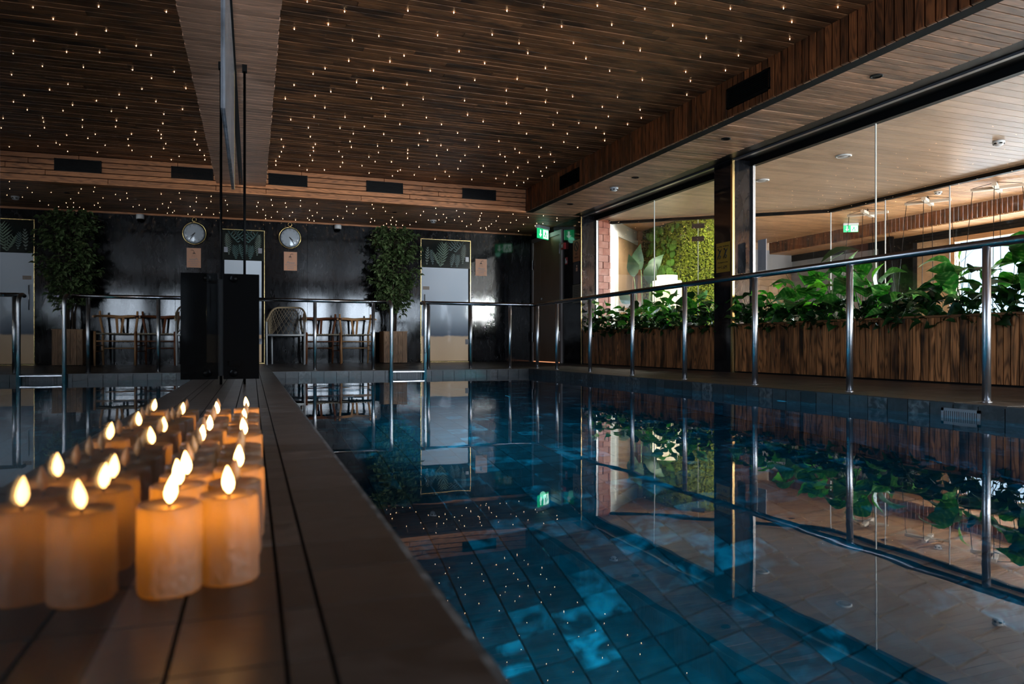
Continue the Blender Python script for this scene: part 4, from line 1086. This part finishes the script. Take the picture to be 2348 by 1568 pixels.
M_grey2 = flat('pale_grey_plastic', (.24, .25, .27), .4)
skimmer(PX1, PX1, 2.53, 2.735, -.175, -.03, 'y', 'pale grey skimmer grille at the waterline of the right pool wall')
skimmer(1.725, 1.932, PY1, PY1, -.155, -.02, 'x', 'pale grey skimmer grille at the waterline behind the pool ladder')
for i, (x, y) in enumerate(((PX1, 6.9), (PX1, 3.9))):
    t = empty('pool_inlet', (x, y, -.2), ('round pool inlet under water near the far end of the right wall', 'round pool inlet under water in the middle of the right wall')[i], 'pool inlet')
    m = MB(); m.lathe([(.045, 0), (.045, .006), (.03, .012), (.018, .006), (0, .006)], (x - .0005, y, -.2), 18, M=Matrix.Rotation(-PI/2, 4, 'Y')); m.build('ring', M_white, t)

# ---- planters with burnt upright boards
def planter(y0, y1, label):
    t = empty('planter', (4.9, (y0 + y1) / 2, 0), label, 'planter', 'long wooden planters')
    m = MB(); m.box(4.885, 5.072, y0 + .01, y1 - .01, .001, .42); m.build('soil_box', M_soil, t)
    y = y0 + .002
    while y < y1 - .02:
        w_ = random.choice((.05, .06, .07, .075)); y2 = min(y + w_, y1)
        m = MB(); m.cbox(4.868 + random.uniform(-.0015, .0015), 4.885, y, y2 - .0045, .012, .488, '-x', .002, 'z'); m.build('board', M_plant, t); y = y2
    m = MB(); m.box(4.86, 4.9, y0 + .002, y1 - .002, .488, .505, 'y'); m.build('top_edge', M_plant, t)
    m = MB(); m.box(4.872, 4.885, y0 + .003, y1 - .003, 0, .012); m.build('plinth', M_blk, t)
    return t
planter(6.79, 10.09, 'long burnt-wood planter under the far window between the two marble corners')
planter(1.2, 6.455, 'long burnt-wood planter under the near window, right of the marble pillar')

# ---- leaves and plants
def leaf_data(kind, L=1.0):
    m = MB(); n = 6
    prof = {'round': [0, .34, .46, .44, .32, .15, 0], 'oval': [0, .17, .26, .27, .2, .1, 0], 'long': [0, .09, .13, .135, .11, .06, 0]}[kind]
    rows = []
    for i in range(n + 1):
        t = i / n; w_ = prof[i]
        z = math.sin(t * PI * .9) * .16 - t * t * .22
        xb = t
        if kind == 'round' and i == 0: rows.append([(-.02, 0, 0)] * 3); continue
        back = -.08 if kind == 'round' and i == 1 else 0
        rows.append([(xb + back, -w_, z + w_ * .35), (xb, 0, z), (xb + back, w_, z + w_ * .35)])
    for i in range(n):
        for s in (0, 1):
            p = [rows[i][s], rows[i][s+1], rows[i+1][s+1], rows[i+1][s]]
            b0 = len(m.v); m.v += [tuple(q) for q in p]
            g = [(q[0], q[1] * 2, 0) for q in p]
            if i == 0: m.v.pop(0) if False else None; m.face([b0, b0+2, b0+3], [g[0], g[2], g[3]], True)
            elif i == n - 1: m.face([b0, b0+1, b0+2], g[:3], True)
            else: m.face([b0, b0+1, b0+2, b0+3], g, True)
    me = bpy.data.meshes.new('leaf'); me.from_pydata(m.v, [], m.f)
    at = me.attributes.new('gco', 'FLOAT_VECTOR', 'CORNER'); fl_ = []
    for g in m.g:
        for q in g: fl_ += q
    at.data.foreach_set('vector', fl_); me.polygons.foreach_set('use_smooth', [True] * len(m.f)); me.update()
    return me
LV = {}
for k in ('round', 'oval', 'long'):
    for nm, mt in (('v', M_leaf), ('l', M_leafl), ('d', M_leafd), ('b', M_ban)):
        me = leaf_data(k); bm2 = bmesh.new(); bm2.from_mesh(me); bmesh.ops.remove_doubles(bm2, verts=bm2.verts, dist=.0001); bm2.to_mesh(me); bm2.free()
        me.materials.append(mt); LV[k + nm] = me
def leaf_mat(p, d, roll, s):
    # leaf tip along d
    d = Vector(d).normalized(); up = Vector((0, 0, 1))
    side = up.cross(d); side = side.normalized() if side.length > .01 else Vector((0, 1, 0)); up = d.cross(side)
    R_ = Matrix((d, side, up)).transposed().to_4x4()
    return Matrix.Translation(p) @ R_ @ Matrix.Rotation(roll, 4, 'X') @ Matrix.Diagonal((s, s, s, 1))
def plant(x, y, z0, h, n, size, kind, label, name='leafy_plant', grp=None, lim=None, spread=.16, mats='v', up=.55):
    t = empty(name, (x, y, z0), label, 'plant', grp)
    st = MB()
    for i in range(n):
        a = i * 2.4 + random.uniform(-.5, .5); f = (i + .7) / n
        hh = h * (.3 + .7 * f) * random.uniform(.85, 1.0)
        sp = spread * (1.15 - .6 * f) * random.uniform(.6, 1.1)
        px_ = x + math.cos(a) * sp; py_ = y + math.sin(a) * sp * 1.5
        if lim: px_ = min(max(px_, lim[0]), lim[1])
        s = size * random.uniform(.75, 1.15)
        d = Vector((math.cos(a) * .8, math.sin(a) * 1.0, random.uniform(-.35, up)))
        if lim and px_ + d.normalized().x * s > lim[1]: d.x = -abs(d.x) * .6; px_ -= .02
        base = Vector((px_, py_, z0 + hh))
        st.tube([(x, y, z0), ((x * .4 + px_ * .6), (y * .4 + py_ * .6), z0 + hh * .6), tuple(base)], .004, 5, r2=.002)
        o = bpy.data.objects.new('leaf', LV[kind + random.choice(mats)]); C.objects.link(o); o.parent = t
        M_ = leaf_mat(base - Vector((x, y, z0)), d, random.uniform(-.7, .7), s)
        o.matrix_local = M_
    st.build('stem', M_stem, t)
    return t
random.seed(5)
G = 'leafy plants in the wooden planters'
XS = 4.98; LIM = (4.84, 5.06)
specs = []
# far window planter
for i, (y, h, n, s, k, mt, lb) in enumerate((
    (9.72, .50, 11, .13, 'round', 'vvl', 'ivy-like plant with small lobed leaves at the far corner of the far planter'),
    (9.45, .30, 10, .15, 'round', 'vd', 'low dark leafy plant second from the far corner of the far planter'),
    (9.0, .33, 11, .17, 'oval', 'vvd', 'low spreading plant in the far planter left of the thin glass joint'),
    (8.6, .34, 10, .18, 'round', 'vd', 'round-leaved plant in the far planter below the white glare'),
    (8.15, .46, 12, .19, 'round', 'vvl', 'variegated plant with one upright round leaf below the glowing lampshade'),
    (7.7, .50, 13, .19, 'oval', 'vvl', 'tall bushy plant with a pale oval leaf right of the glowing lampshade'),
    (7.3, .38, 12, .18, 'round', 'vvd', 'dense fan-leaved plant in the far planter before the moss wall'),
    (6.95, .42, 12, .17, 'long', 'vl', 'feathery narrow-leaved plant touching the marble pillar'),
    (6.25, .36, 10, .16, 'round', 'vvd', 'dark plant in the near planter right beside the marble pillar'),
    (5.9, .40, 12, .19, 'oval', 'vvl', 'green plant with oval leaves under the grey paper notice'),
    (5.55, .44, 14, .21, 'round', 'vv', 'large variegated plant in the near planter left of the tall pale leaf'),
    (5.15, .48, 14, .21, 'oval', 'vvl', 'bushy glossy plant in the near planter around the handrail post'),
    (4.85, .46, 13, .22, 'round', 'vv', 'large-leaved variegated plant before the thin glass joint'),
    (4.5, .30, 9, .2, 'oval', 'vd', 'low dark plant in the gap between the two tall groups of the near planter'),
    (4.12, .20, 8, .18, 'oval', 'd', 'very low dark plant in the middle gap of the near planter'),
    (3.92, .42, 13, .24, 'oval', 'vvd', 'tall dark-green plant with upright shoot before the bright outer window'),
    (3.6, .42, 12, .25, 'long', 'vd', 'plant with long pointed leaves in front of the bright outer window'),
    (3.3, .48, 13, .25, 'round', 'vv', 'big round-leaved variegated plant at the right edge of the picture'),
    (2.95, .40, 12, .24, 'round', 'vd', 'broad dark plant of the near planter just beyond the last seen post'))):
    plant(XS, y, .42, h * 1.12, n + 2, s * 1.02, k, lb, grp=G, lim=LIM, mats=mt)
def tall_leaf(x, y, z, s, kind, mt, d, label, roll=.3):
    t = empty('upright_leaf_plant', (x, y, .42), label, 'plant', G)
    m = MB(); m.tube([(x, y, .42), (x, y + .02, (z + .42) / 2), (x, y, z)], .0045, 6); m.build('stem', M_stem, t)
    for j, (dz, sc_, dd) in enumerate(((0, 1, d), (-.12, .8, (-d[0], -d[1] - .4, .3)), (-.2, .7, (d[1], -d[0] + .5, .2)))):
        o = bpy.data.objects.new('leaf', LV[kind + (mt if j == 0 else 'v')]); C.objects.link(o); o.parent = t
        o.matrix_local = leaf_mat(Vector((0, 0, z + dz - .42)), dd, roll, s * sc_)
tall_leaf(5.0, 4.98, .93, .17, 'round', 'l', (-.1, -.1, 1), 'tall plant carrying one bright lime leaf above the handrail', 1.3)
tall_leaf(4.99, 4.72, .78, .19, 'round', 'l', (-.1, -.2, .8), 'plant with a big pale veined leaf just right of the middle post', 1.3)
tall_leaf(4.99, 3.98, .9, .2, 'long', 'l', (-.1, -.6, .8), 'plant with a lime pointed shoot rising above the handrail', .5)
tall_leaf(4.99, 7.85, .72, .2, 'oval', 'v', (-.1, -.2, .9), 'plant with an upright oval leaf overlapping the far handrail', 1.1)
# dark undergrowth, nobody could count it
m = MB()
def add_leaf(mb, M_, kind='oval'):
    me = LV[kind + 'v']; b0 = len(mb.v)
    for v in me.vertices: mb.v.append(tuple(M_ @ v.co))
    gc = me.attributes['gco'].data; rv = random.random()
    for p in me.polygons: mb.face([b0 + i for i in p.vertices], [(gc[l].vector[0], gc[l].vector[1], rv) for l in p.loop_indices], True)
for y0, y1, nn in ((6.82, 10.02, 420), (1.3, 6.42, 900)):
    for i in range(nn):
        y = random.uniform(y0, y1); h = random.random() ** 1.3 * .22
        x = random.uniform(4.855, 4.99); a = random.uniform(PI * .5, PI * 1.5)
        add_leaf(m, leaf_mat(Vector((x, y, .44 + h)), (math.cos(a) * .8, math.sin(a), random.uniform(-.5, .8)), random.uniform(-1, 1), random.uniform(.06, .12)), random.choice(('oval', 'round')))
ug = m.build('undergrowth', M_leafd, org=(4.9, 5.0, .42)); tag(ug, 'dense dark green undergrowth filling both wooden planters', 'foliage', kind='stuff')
for i, (y, l) in enumerate(((9.75, 'pale stone in the far planter near its far corner'), (9.18, 'pale stone in the far planter left of the second post'), (7.32, 'pale stone in the far planter right of the post nearest the pillar'))):
    m = MB(); m.lathe([(.03, 0), (.042, .015), (.036, .035), (.018, .05), (0, .052)], (4.892, y, .506), 9, wob=lambda k, j: 1 + .15 * math.sin(k * 2.1 + j + i)); o = m.build('pale_stone', flat('pale_stone', (.45, .42, .38), .8), org=(4.892, y, .506)); tag(o, l, 'stone', 'pale stones on the planter edge')

# ---- ficus in a slatted wooden box
t = empty('wooden_plant_box', (2.375, 11.62, 0), 'square box of upright pale brown boards holding the ficus tree', 'plant pot')
bx0, bx1, by0, by1 = 2.13, 2.50, 11.5, 11.87
m = MB(); m.box(bx0 + .02, bx1 - .02, by0 + .02, by1 - .02, .01, .46); m.build('soil_core', M_soil, t)
for i in range(5):
    w_ = (bx1 - bx0) / 5; a0 = bx0 + i * w_
    for (ya, yb) in ((by0, by0 + .018), (by1 - .018, by1)):
        m = MB(); m.box(a0 + .002, a0 + w_ - .002, ya, yb, .012, .49, 'z'); m.build('board', M_box, t)
    w_ = (by1 - by0 - .04) / 5; a0 = by0 + .02 + i * w_
    for (xa, xb) in ((bx0, bx0 + .018), (bx1 - .018, bx1)):
        m = MB(); m.box(xa, xb, a0 + .002, a0 + w_ - .002, .012, .49, 'z'); m.build('board', M_box, t)
for (a, b_, c_, d_) in ((bx0 - .006, bx1 + .006, by0 - .006, by0 + .022), (bx0 - .006, bx1 + .006, by1 - .022, by1 + .006), (bx0 - .006, bx0 + .022, by0 + .022, by1 - .022), (bx1 - .022, bx1 + .006, by0 + .022, by1 - .022)):
    m = MB(); m.box(a, b_, c_, d_, .49, .503); m.build('rim_board', M_box, t)
for xx in (bx0 + .03, bx1 - .05):
    for yy_ in (by0 + .03, by1 - .05):
        m = MB(); m.box(xx, xx + .02, yy_, yy_ + .02, 0, .012); m.build('foot', M_blk, t)
random.seed(21)
tr = empty('ficus_tree', (2.3, 11.68, .46), 'tall variegated ficus tree with several thin stems by the far wall', 'tree')
tips = []
for i in range(7):
    a = i * 2 * PI / 7 + .3; x0, y0 = 2.31 + math.cos(a) * .045, 11.68 + math.sin(a) * .045
    x1, y1 = 2.31 + math.cos(a) * .2 * random.uniform(.7, 1.2) - .04, 11.68 + math.sin(a) * .13
    zt = random.uniform(1.5, 1.95)
    pts = [(x0, y0, .46), (x0 + .02 * math.cos(a + 1.5), y0 + .02, .75), ((x0 + x1) / 2, (y0 + y1) / 2, 1.1), (x1, y1, zt)]
    m = MB(); m.tube(pts, .013, 7, r2=.005); m.build('trunk', M_bark, tr); tips.append(pts)
crown = MB(); br = MB()
def crown_r(z):   # half width of the crown at a height
    pr = [(.72, .10), (.9, .2), (1.02, .26), (1.15, .28), (1.35, .38), (1.55, .47), (1.7, .5), (1.85, .44), (2.0, .38), (2.14, .26), (2.2, .06)]
    for (a, ra), (b_, rb) in zip(pr, pr[1:]):
        if a <= z <= b_: return ra + (rb - ra) * (z - a) / (b_ - a)
    return .05
for i in range(150):
    z = .8 + 1.36 * random.random() ** .75; R_ = crown_r(z); a = random.uniform(0, 2 * PI); rr = R_ * 1.18 * math.sqrt(random.random())
    cx0 = 2.32 - .05 * (z - 1)
    ex, ey = cx0 + math.cos(a) * rr, 11.66 + math.sin(a) * rr * .55
    ey = min(ey, 11.99)
    base = (cx0 + math.cos(a) * rr * .3, 11.67 + math.sin(a) * rr * .15, z - .12 - rr * .3)
    br.tube([base, ((base[0] + ex) / 2, (base[1] + ey) / 2, z - .03), (ex, ey, z)], .003, 4, r2=.0015)
    for j in range(16):
        f = .35 + .65 * j / 15
        p = Vector(base).lerp(Vector((ex, ey, z)), f) + Vector([random.uniform(-.03, .03) for _ in range(3)])
        p.z += .02 * math.sin(f * 3)
        p.z = min(p.z, 2.16); p.y = min(p.y, 12.02)
        aa = a + random.uniform(-1.6, 1.6); dd = Vector((math.cos(aa), math.sin(aa) * .6, random.uniform(-.7, .25)))
        add_leaf(crown, leaf_mat(p, dd, random.uniform(-.8, .8), random.uniform(.055, .095)), 'oval')
crown.build('foliage', M_fig, tr, kind='stuff'); br.build('twigs', M_bark, tr, kind='stuff')

# ---- chairs
def white_chair(loc, rot, label):
    t = empty('rope_armchair', (0, 0, 0), label, 'chair')
    W = .27; D = .24
    Mf = M_whitec
    for s in (-1, 1):
        m = MB(); m.tube([(s * (W - .01), -D - .02, .0), (s * (W - .005), -D, .42), (s * W, -D + .03, .62)], .013, 10); m.build('leg', Mf, t)
        m = MB(); m.tube([(s * (W - .03), D + .05, .0), (s * (W - .03), D, .42)], .013, 10); m.build('leg', Mf, t)
    # the armrests run back into the top rail
    pts = [Vector((-W, -D + .03, .62))] + arc((-W, -D + .03, .62), (-W - .01, -D + .1, .66), (-W + .0, -.02, .68), 4)[1:] + arc((-W + .0, -.02, .68), (-W + .03, .2, .84), (-W + .12, .27, .85), 6)[1:]
    pts += [Vector((0, .30, .855))]
    pts += [Vector((-p.x, p.y, p.z)) for p in reversed(pts[:-1])]
    m = MB(); m.tube(pts, .0135, 10); m.build('arm_and_back_rail', M_ropew, t)
    m = MB(); m.tube([(-W + .01, -D, .43), (W - .01, -D, .43), (W - .03, D, .43), (-W + .03, D, .43)], .014, 8, closed=True); m.build('seat_frame', Mf, t)
    m = MB(); m.box(-W + .02, W - .02, -D + .005, D - .005, .425, .442); m.build('woven_seat', M_rope, t)
    m = MB(); top = pts; n = 44
    import itertools
    def along(f):
        Ls = [0]; 
        for a, b_ in zip(top, top[1:]): Ls.append(Ls[-1] + (b_ - a).length)
        x = f * Ls[-1]
        for i in range(len(top) - 1):
            if Ls[i+1] >= x: return top[i].lerp(top[i+1], (x - Ls[i]) / (Ls[i+1] - Ls[i] + 1e-9))
        return top[-1]
    bot = [Vector((-W + .02, -.1, .44)), Vector((-W + .03, D, .44)), Vector((W - .03, D, .44)), Vector((W - .02, -.1, .44))]
    def bot_at(f):
        f = f * 3; i = min(2, int(f)); return bot[i].lerp(bot[i+1], f - i)
    for i in range(n):
        f = (i + .5) / n
        g1 = .5 + (f - .5) * 1.25 + (.25 if i % 2 else -.25)
        g1 = min(.98, max(.02, g1)); g2 = .12 + .76 * f
        m.tube([tuple(bot_at(g1)), tuple(along(g2))], .0028, 4, cap=False)
    m.build('rope_back', M_rope, t)
    t.location = loc; t.rotation_euler = (0, 0, rot); return t
M_whitec = flat('white_tube', (.75, .77, .8), .35); M_rope = flat('tan_rope', (.38, .3, .2), .8); M_ropew = flat('wrapped_tan_rope', (.42, .32, .2), .7)
M_oak = wood('oak_chair_wood', (.68, .38, .18), (.4, .2, .09), .35, .2, .25, .1); M_wal = wood('dark_chair_wood', (.22, .075, .03), (.1, .03, .015), .3, .2, .25, .1)
M_cord = flat('paper_cord', (.55, .47, .34), .8)
def wish_chair(loc, rot, mt, label, dark):
    t = empty('wishbone_chair', (0, 0, 0), label, 'chair')
    W, D = .25, .2
    for s in (-1, 1):
        m = MB(); m.tube([(s * W, -D, 0), (s * W, -D, .25), (s * W, -D, .475)], [.012, .018, .017], 10); m.build('leg', mt, t)
        m = MB(); m.tube([(s * (W - .05), D + .02, 0), (s * (W - .04), D + .02, .25), (s * (W - .045), D + .03, .45), (s * (W - .015), D - .02, .66)] + ([(s * (W - .012), D - .03, .77)] if True else []), [.012, .018, .018, .017, .014], 10); m.build('leg', mt, t)
        m = MB(); m.tube([(s * W, -D, .28), (s * (W - .04), D + .02, .28)], .008, 6); m.tube([(s * W, -D, .2), (s * (W - .04), D + .02, .2)], .008, 6); m.build('stretcher', mt, t)
    m = MB(); m.tube([(-W + .01, -D, .34), (W - .01, -D, .34)], .009, 7); m.build('stretcher', mt, t)
    m = MB(); m.tube([(-W + .05, D + .02, .24), (W - .05, D + .02, .24)], .009, 7); m.build('stretcher', mt, t)
    # curved arm and top rail
    pts = [(-W - .04, -.1, .68), (-W - .035, .05, .69), (-W + .02, D - .01, .70), (-.12, D + .08, .70), (0, D + .1, .69), (.12, D + .08, .70), (W - .02, D - .01, .70), (W + .035, .05, .69), (W + .04, -.1, .68)]
    m = MB(); m.tube(pts, [.012, .014, .016, .021, .022, .021, .016, .014, .012], 10); m.build('top_rail', mt, t)
    m = MB()
    for s in (-1, 1): m.hexa([(s * .02 - .014, D + .01, .43), (s * .02 + .014, D + .01, .43), (s * .02 + .014, D + .03, .43), (s * .02 - .014, D + .03, .43),
                              (s * .045 - .017, D + .085, .69), (s * .045 + .017, D + .085, .69), (s * .045 + .017, D + .1, .69), (s * .045 - .017, D + .1, .69)], 'z')
    m.build('splat', mt, t)
    m = MB()
    for k in range(14):   # woven cord seat, two crossing layers
        a = -W + .02 + k * (2 * W - .04) / 13; m.tube([(a, -D - .006, .448), (a * .8, D + .02, .44)], .009, 5)
    m.box(-W + .01, W - .01, -D, D + .01, .436, .447); m.build('cord_seat', M_cord, t)
    t.location = loc; t.rotation_euler = (0, 0, rot); return t
white_chair((.685, 11.42, 0), math.radians(-8), 'white tubular armchair with tan rope back beside the left door')
wish_chair((1.20, 11.62, 0), math.radians(3), M_wal, 'dark brown wooden chair with cord seat between white chair and oak chair', 1)
wish_chair((1.725, 11.62, 0), math.radians(-3), M_oak, 'light oak wishbone chair with cord seat nearest the ficus box', 0)

# ---- moss wall, lamp, plant and hanging seats in the rooms beyond
mw = empty('moss_wall', (7.15, 10.93, 0), 'tall green moss wall with round leaf pads behind the lounge glass', 'moss wall')
Q = [Vector((7.25, 12.42, 0)), Vector((7.15, 10.93, 0)), Vector((8.12, 10.56, 0))]
b = MB()
b.poly([Q[0], Q[1], Q[2], Q[2] + Vector((.1, .3, 0)), Q[1] + Vector((.12, .12, 0)), Q[0] + Vector((.12, 0, 0))], (0, 0, 2.455)); b.build('backing_board', flat('moss_backing', (.05, .07, .01), .9), mw)
M_moss = slate('fine_moss', (.19, .25, .035), (.34, .36, .05), .9, 30, .5, .5, .1, .1)
M_mossd = slate('leaf_pad_moss', (.08, .19, .03), (.16, .28, .05), .8, 40, .6, .5, .1, .1)
M_mossb = slate('brown_moss', (.16, .15, .04), (.28, .24, .06), .9, 40, .6, .5, .1, .1)
random.seed(3)
def tetra(mb, p, s):
    R_ = Matrix.Rotation(random.uniform(0, 6.28), 3, Vector((random.random(), random.random(), random.random() + .1)).normalized())
    b0 = len(mb.v); rv = random.random()
    for q in ((1, 0, -.5), (-.7, .8, -.5), (-.7, -.8, -.5), (0, 0, 1), ): mb.v.append(tuple(p + R_ @ Vector(q) * s))
    for f in ((0, 1, 3), (1, 2, 3), (2, 0, 3), (0, 2, 1)): mb.face([b0 + i for i in f], [(0, 0, rv)] * 3)
fm = MB(); bmoss = MB()
for seg, cnt in ((0, 3600), (1, 5200)):
    P0, P1 = Q[seg], Q[seg + 1]; e = (P1 - P0); nrm = Vector((e.y, -e.x, 0)).normalized()
    if nrm.dot(Vector((-1, -1, 0))) < 0: nrm = -nrm
    for i in range(cnt):
        f = random.random(); z = random.uniform(.0, 2.44)
        p = P0 + e * f + nrm * random.uniform(.0, .025); p.z = z
        tetra(bmoss if (seg == 0 and f < .25) else fm, p, random.uniform(.016, .03))
fm.build('fine_moss', M_moss, mw, kind='stuff'); bmoss.build('brown_moss', M_mossb, mw, kind='stuff')
e = Q[1] - Q[0]; nrm = Vector((-1, -.06, 0)).normalized()
for i in range(120):
    f = random.uniform(.2, .97); z = random.uniform(.5, 2.42); r = random.uniform(.05, .1)
    p = Q[0] + e * f + nrm * random.uniform(.03, .06); p.z = z
    m = MB(); R_ = nrm.to_track_quat('Z', 'Y').to_matrix().to_4x4() @ Matrix.Rotation(random.uniform(-.4, .4), 4, 'X') @ Matrix.Rotation(random.uniform(-.4, .4), 4, 'Y')
    m.lathe([(r, -.006), (r * .8, .006), (r * .35, .012), (0, .008)], p, 9, M=R_, wob=lambda k, j: 1 + .1 * math.sin(k * 2.3)); m.build('leaf_pad', M_mossd, mw)
# lamp
LX, LY = 6.63, 10.56
t = empty('floor_lamp', (LX, LY, 0), 'glowing cream floor lamp with a two-tier drum shade behind the glass', 'lamp')
M_shade = flat('glowing_shade', (.9, .8, .6), .6, emit=(1, .78, .5), es=1.1)
m = MB(); m.lathe([(.165, 1.32), (.17, 1.43), (0, 1.43)], (LX, LY, 0), 32); m.build('upper_shade', M_shade, t)
m = MB(); m.lathe([(.2, .9), (.235, 1.0), (.235, 1.34), (.165, 1.345)], (LX, LY, 0), 32); m.build('lower_shade', M_shade, t)
m = MB(); m.tube([(LX, LY, .03), (LX, LY, .95)], .02, 10); m.build('pole', M_gold, t)
m = MB(); m.lathe([(.16, 0), (.16, .02), (.02, .035)], (LX, LY, 0), 24); m.build('base', M_gold, t)
spot('added_fill_white_wall', (6.2, 10.75, 2.43), (-.25, .25, -1), 190, (1, .88, .74), 150, .7, .06)  # added fill with no fixture, brightens the white wall and door
spot('added_fill_moss', (7.6, 9.9, 2.43), (.05, .5, -1), 90, (1, .8, .5), 150, .7, .06)  # extra warm fill put in over the moss, no fixture
# tall broad-leaved plant in pot
t = empty('broad_leaved_plant', (6.45, 10.95, .4), 'tall plant with large dark paddle leaves in front of the moss wall', 'plant')
m = MB()
random.seed(14)
for (dx, dy, z, s, d) in ((-.22, -.0, 1.42, .55, (-.15, .1, 1)), (-.05, .05, 1.55, .62, (-.12, 0, 1)), (.12, .0, 1.45, .6, (.35, -.2, .9)), (.02, -.1, 1.3, .6, (.15, -.1, 1)), (.22, .05, 1.1, .5, (.6, -.3, .6)), (-.28, -.1, 1.0, .45, (-.7, 0, .25)), (.1, -.1, .85, .45, (.5, -.5, .4)), (-.1, .1, .8, .45, (-.5, -.5, .5))):
    m.tube([(6.45, 10.95, .4), (6.45 + dx * .6, 10.95 + dy, z * .6), (6.45 + dx, 10.95 + dy, z)], .012, 6, r2=.006)
    o = bpy.data.objects.new('leaf', LV['ovalb']); C.objects.link(o); o.parent = t
    o.matrix_local = leaf_mat(Vector((dx, dy, z - .4)), d, random.uniform(.9, 1.6), s * .72)
m.build('stem', M_stem, t)
t = empty('round_pot', (6.45, 10.95, 0), 'dark round pot standing before the moss wall', 'plant pot')
m = MB(); m.lathe([(.15, 0), (.19, .3), (.2, .42), (.17, .42), (.17, .38)], (6.45, 10.95, 0), 24); m.build('pot', M_blk, t); m = MB(); m.lathe([(.172, .37), (0, .39)], (6.45, 10.95, 0), 20); m.build('soil', M_soil, t)
# arching plant behind the pale leaf (long stems), in a pot in the lounge
t = empty('arching_plant', (6.9, 7.55, .35), 'thin plant with two long arching stems behind the lounge glass', 'plant')
m = MB(); m.tube([(6.9, 7.55, .35), (6.85, 7.6, .9), (6.95, 7.5, 1.3), (7.15, 7.3, 1.45)], .008, 6, r2=.004); m.tube([(6.9, 7.55, .35), (6.8, 7.7, .9), (6.7, 7.85, 1.25)], .008, 6, r2=.003); m.build('stem', M_stem, t)
for (p, d, s, k) in (((.06, -.06, .98), (.6, -.45, .35), .5, 'longb'), ((-.1, .2, .5), (-.5, .3, .2), .3, 'ovalb'), ((.0, 0, .45), (.6, -.3, .1), .35, 'ovalb')):
    o = bpy.data.objects.new('leaf', LV[k]); C.objects.link(o); o.parent = t; o.matrix_local = leaf_mat(Vector(p), d, .6, s)
t = empty('small_round_pot', (6.9, 7.55, 0), 'small dark pot under the arching plant in the lounge', 'plant pot')
m = MB(); m.lathe([(.12, 0), (.15, .25), (.16, .36), (.13, .36), (.13, .33)], (6.9, 7.55, 0), 20); m.build('pot', M_blk, t)
# hanging seats
def hanging_seat(x, y, label):
    t = empty('hanging_seat', (x, y, 2.36), label, 'hanging seat', 'hanging rope seats in the outer room')
    M_cross = M_paleb
    for a in (math.radians(45), math.radians(135)):
        m = MB(); R_ = Matrix.Translation((x, y, 2.375)) @ Matrix.Rotation(a - math.radians(15), 4, 'Z'); m.box(-.3, .3, -.028, .028, -.02, .022 if a < 1 else .018, M=R_); m.build('cross_bar', M_cross, t)
    m = MB(); m.tube([(x, y, 2.39), (x, y, 2.459)], .006, 6); m.build('hanger', M_blk, t)
    ends = []
    for k in range(4):
        a = math.radians(30 + 90 * k); ex, ey = x + .28 * math.cos(a), y + .28 * math.sin(a); ends.append((ex, ey))
        m = MB(); sx_, sy_ = x + .45 * math.cos(a), y + .45 * math.sin(a)
        m.tube([(ex, ey, 2.36), (sx_, sy_, .5)], .0045, 5); m.tube([(x, y, 2.45), (ex, ey, 2.40)], .004, 5); m.build('rope', M_blk, t)
    m = MB(); m.tube([(x + .45 * math.cos(k * PI / 12), y + .45 * math.sin(k * PI / 12), .49) for k in range(24)], .02, 8, closed=True); m.build('seat_ring', M_paleb, t)
    m = MB(); m.lathe([(0, .36), (.25, .39), (.43, .48), (.43, .5), (.25, .43), (0, .41)], (x, y, 0), 24); m.build('seat_cushion', flat('grey_cushion', (.3, .3, .3), .9), t)
M_paleb = flat('pale_beam_wood', (.55, .45, .36), .6)
hanging_seat(9.4, 9.1, 'hanging rope seat with pale wooden cross bars, farthest of three'); hanging_seat(9.43, 8.03, 'hanging rope seat with pale wooden cross bars, middle of three'); hanging_seat(9.46, 7.0, 'hanging rope seat with pale wooden cross bars, nearest of three')
for (x, y, l) in ((9.0, 8.4, 'unlit dark downlight in the slatted outer ceiling near the farthest hanging seat'), (8.6, 9.9, 'unlit dark downlight in the slatted outer ceiling far behind the pillar')):
    downlight(x, y, 2.459, l)
# black pipe by the column
t = empty('flue_pipe', (10.9, 10.0, 0), 'black cylindrical stove flue with thin pipe before the dark column', 'pipe')
m = MB(); m.lathe([(.16, 0), (.16, 1.85), (.06, 1.95), (.06, 2.2)], (10.85, 10.0, 0), 24); m.build('flue', M_blk, t)
# outdoors beyond the outer window
gr = struct('ground_outside')
b = MB(); b.hexa([(11.6, -12, -.3), (30, -12, -.3), (30, 30, -.3), (11.6, 30, -.3), (11.6, -12, 0), (30, -12, 3.2), (30, 30, 3.2), (11.6, 30, 0)]); b.build('snow_slope', flat('snow', (.8, .82, .85), .8), gr)
random.seed(9)
for i in range(9):
    x, y = (15, 18, 21)[i % 3], 6 + i * 1.35; z0 = (x - 11.6) / 18.4 * 3.2 - .05
    t = empty('bare_tree', (x, y, z0), 'thin bare grey tree on the snowy bank outside the outer window', 'tree', 'bare trees outside the window')
    m = MB(); m.tube([(x, y, z0), (x + .1, y, z0 + 2.5), (x, y + .1, z0 + 5)], .07, 7, r2=.02)
    for k in range(9):
        z = z0 + 1.2 + k * .4; a = k * 2.4; m.tube([(x, y, z), (x + math.cos(a) * .8, y + math.sin(a) * .8, z + .6)], .018, 5, r2=.005)
    m.build('trunk', flat('pale_bark', (.5, .5, .5), .9), t)
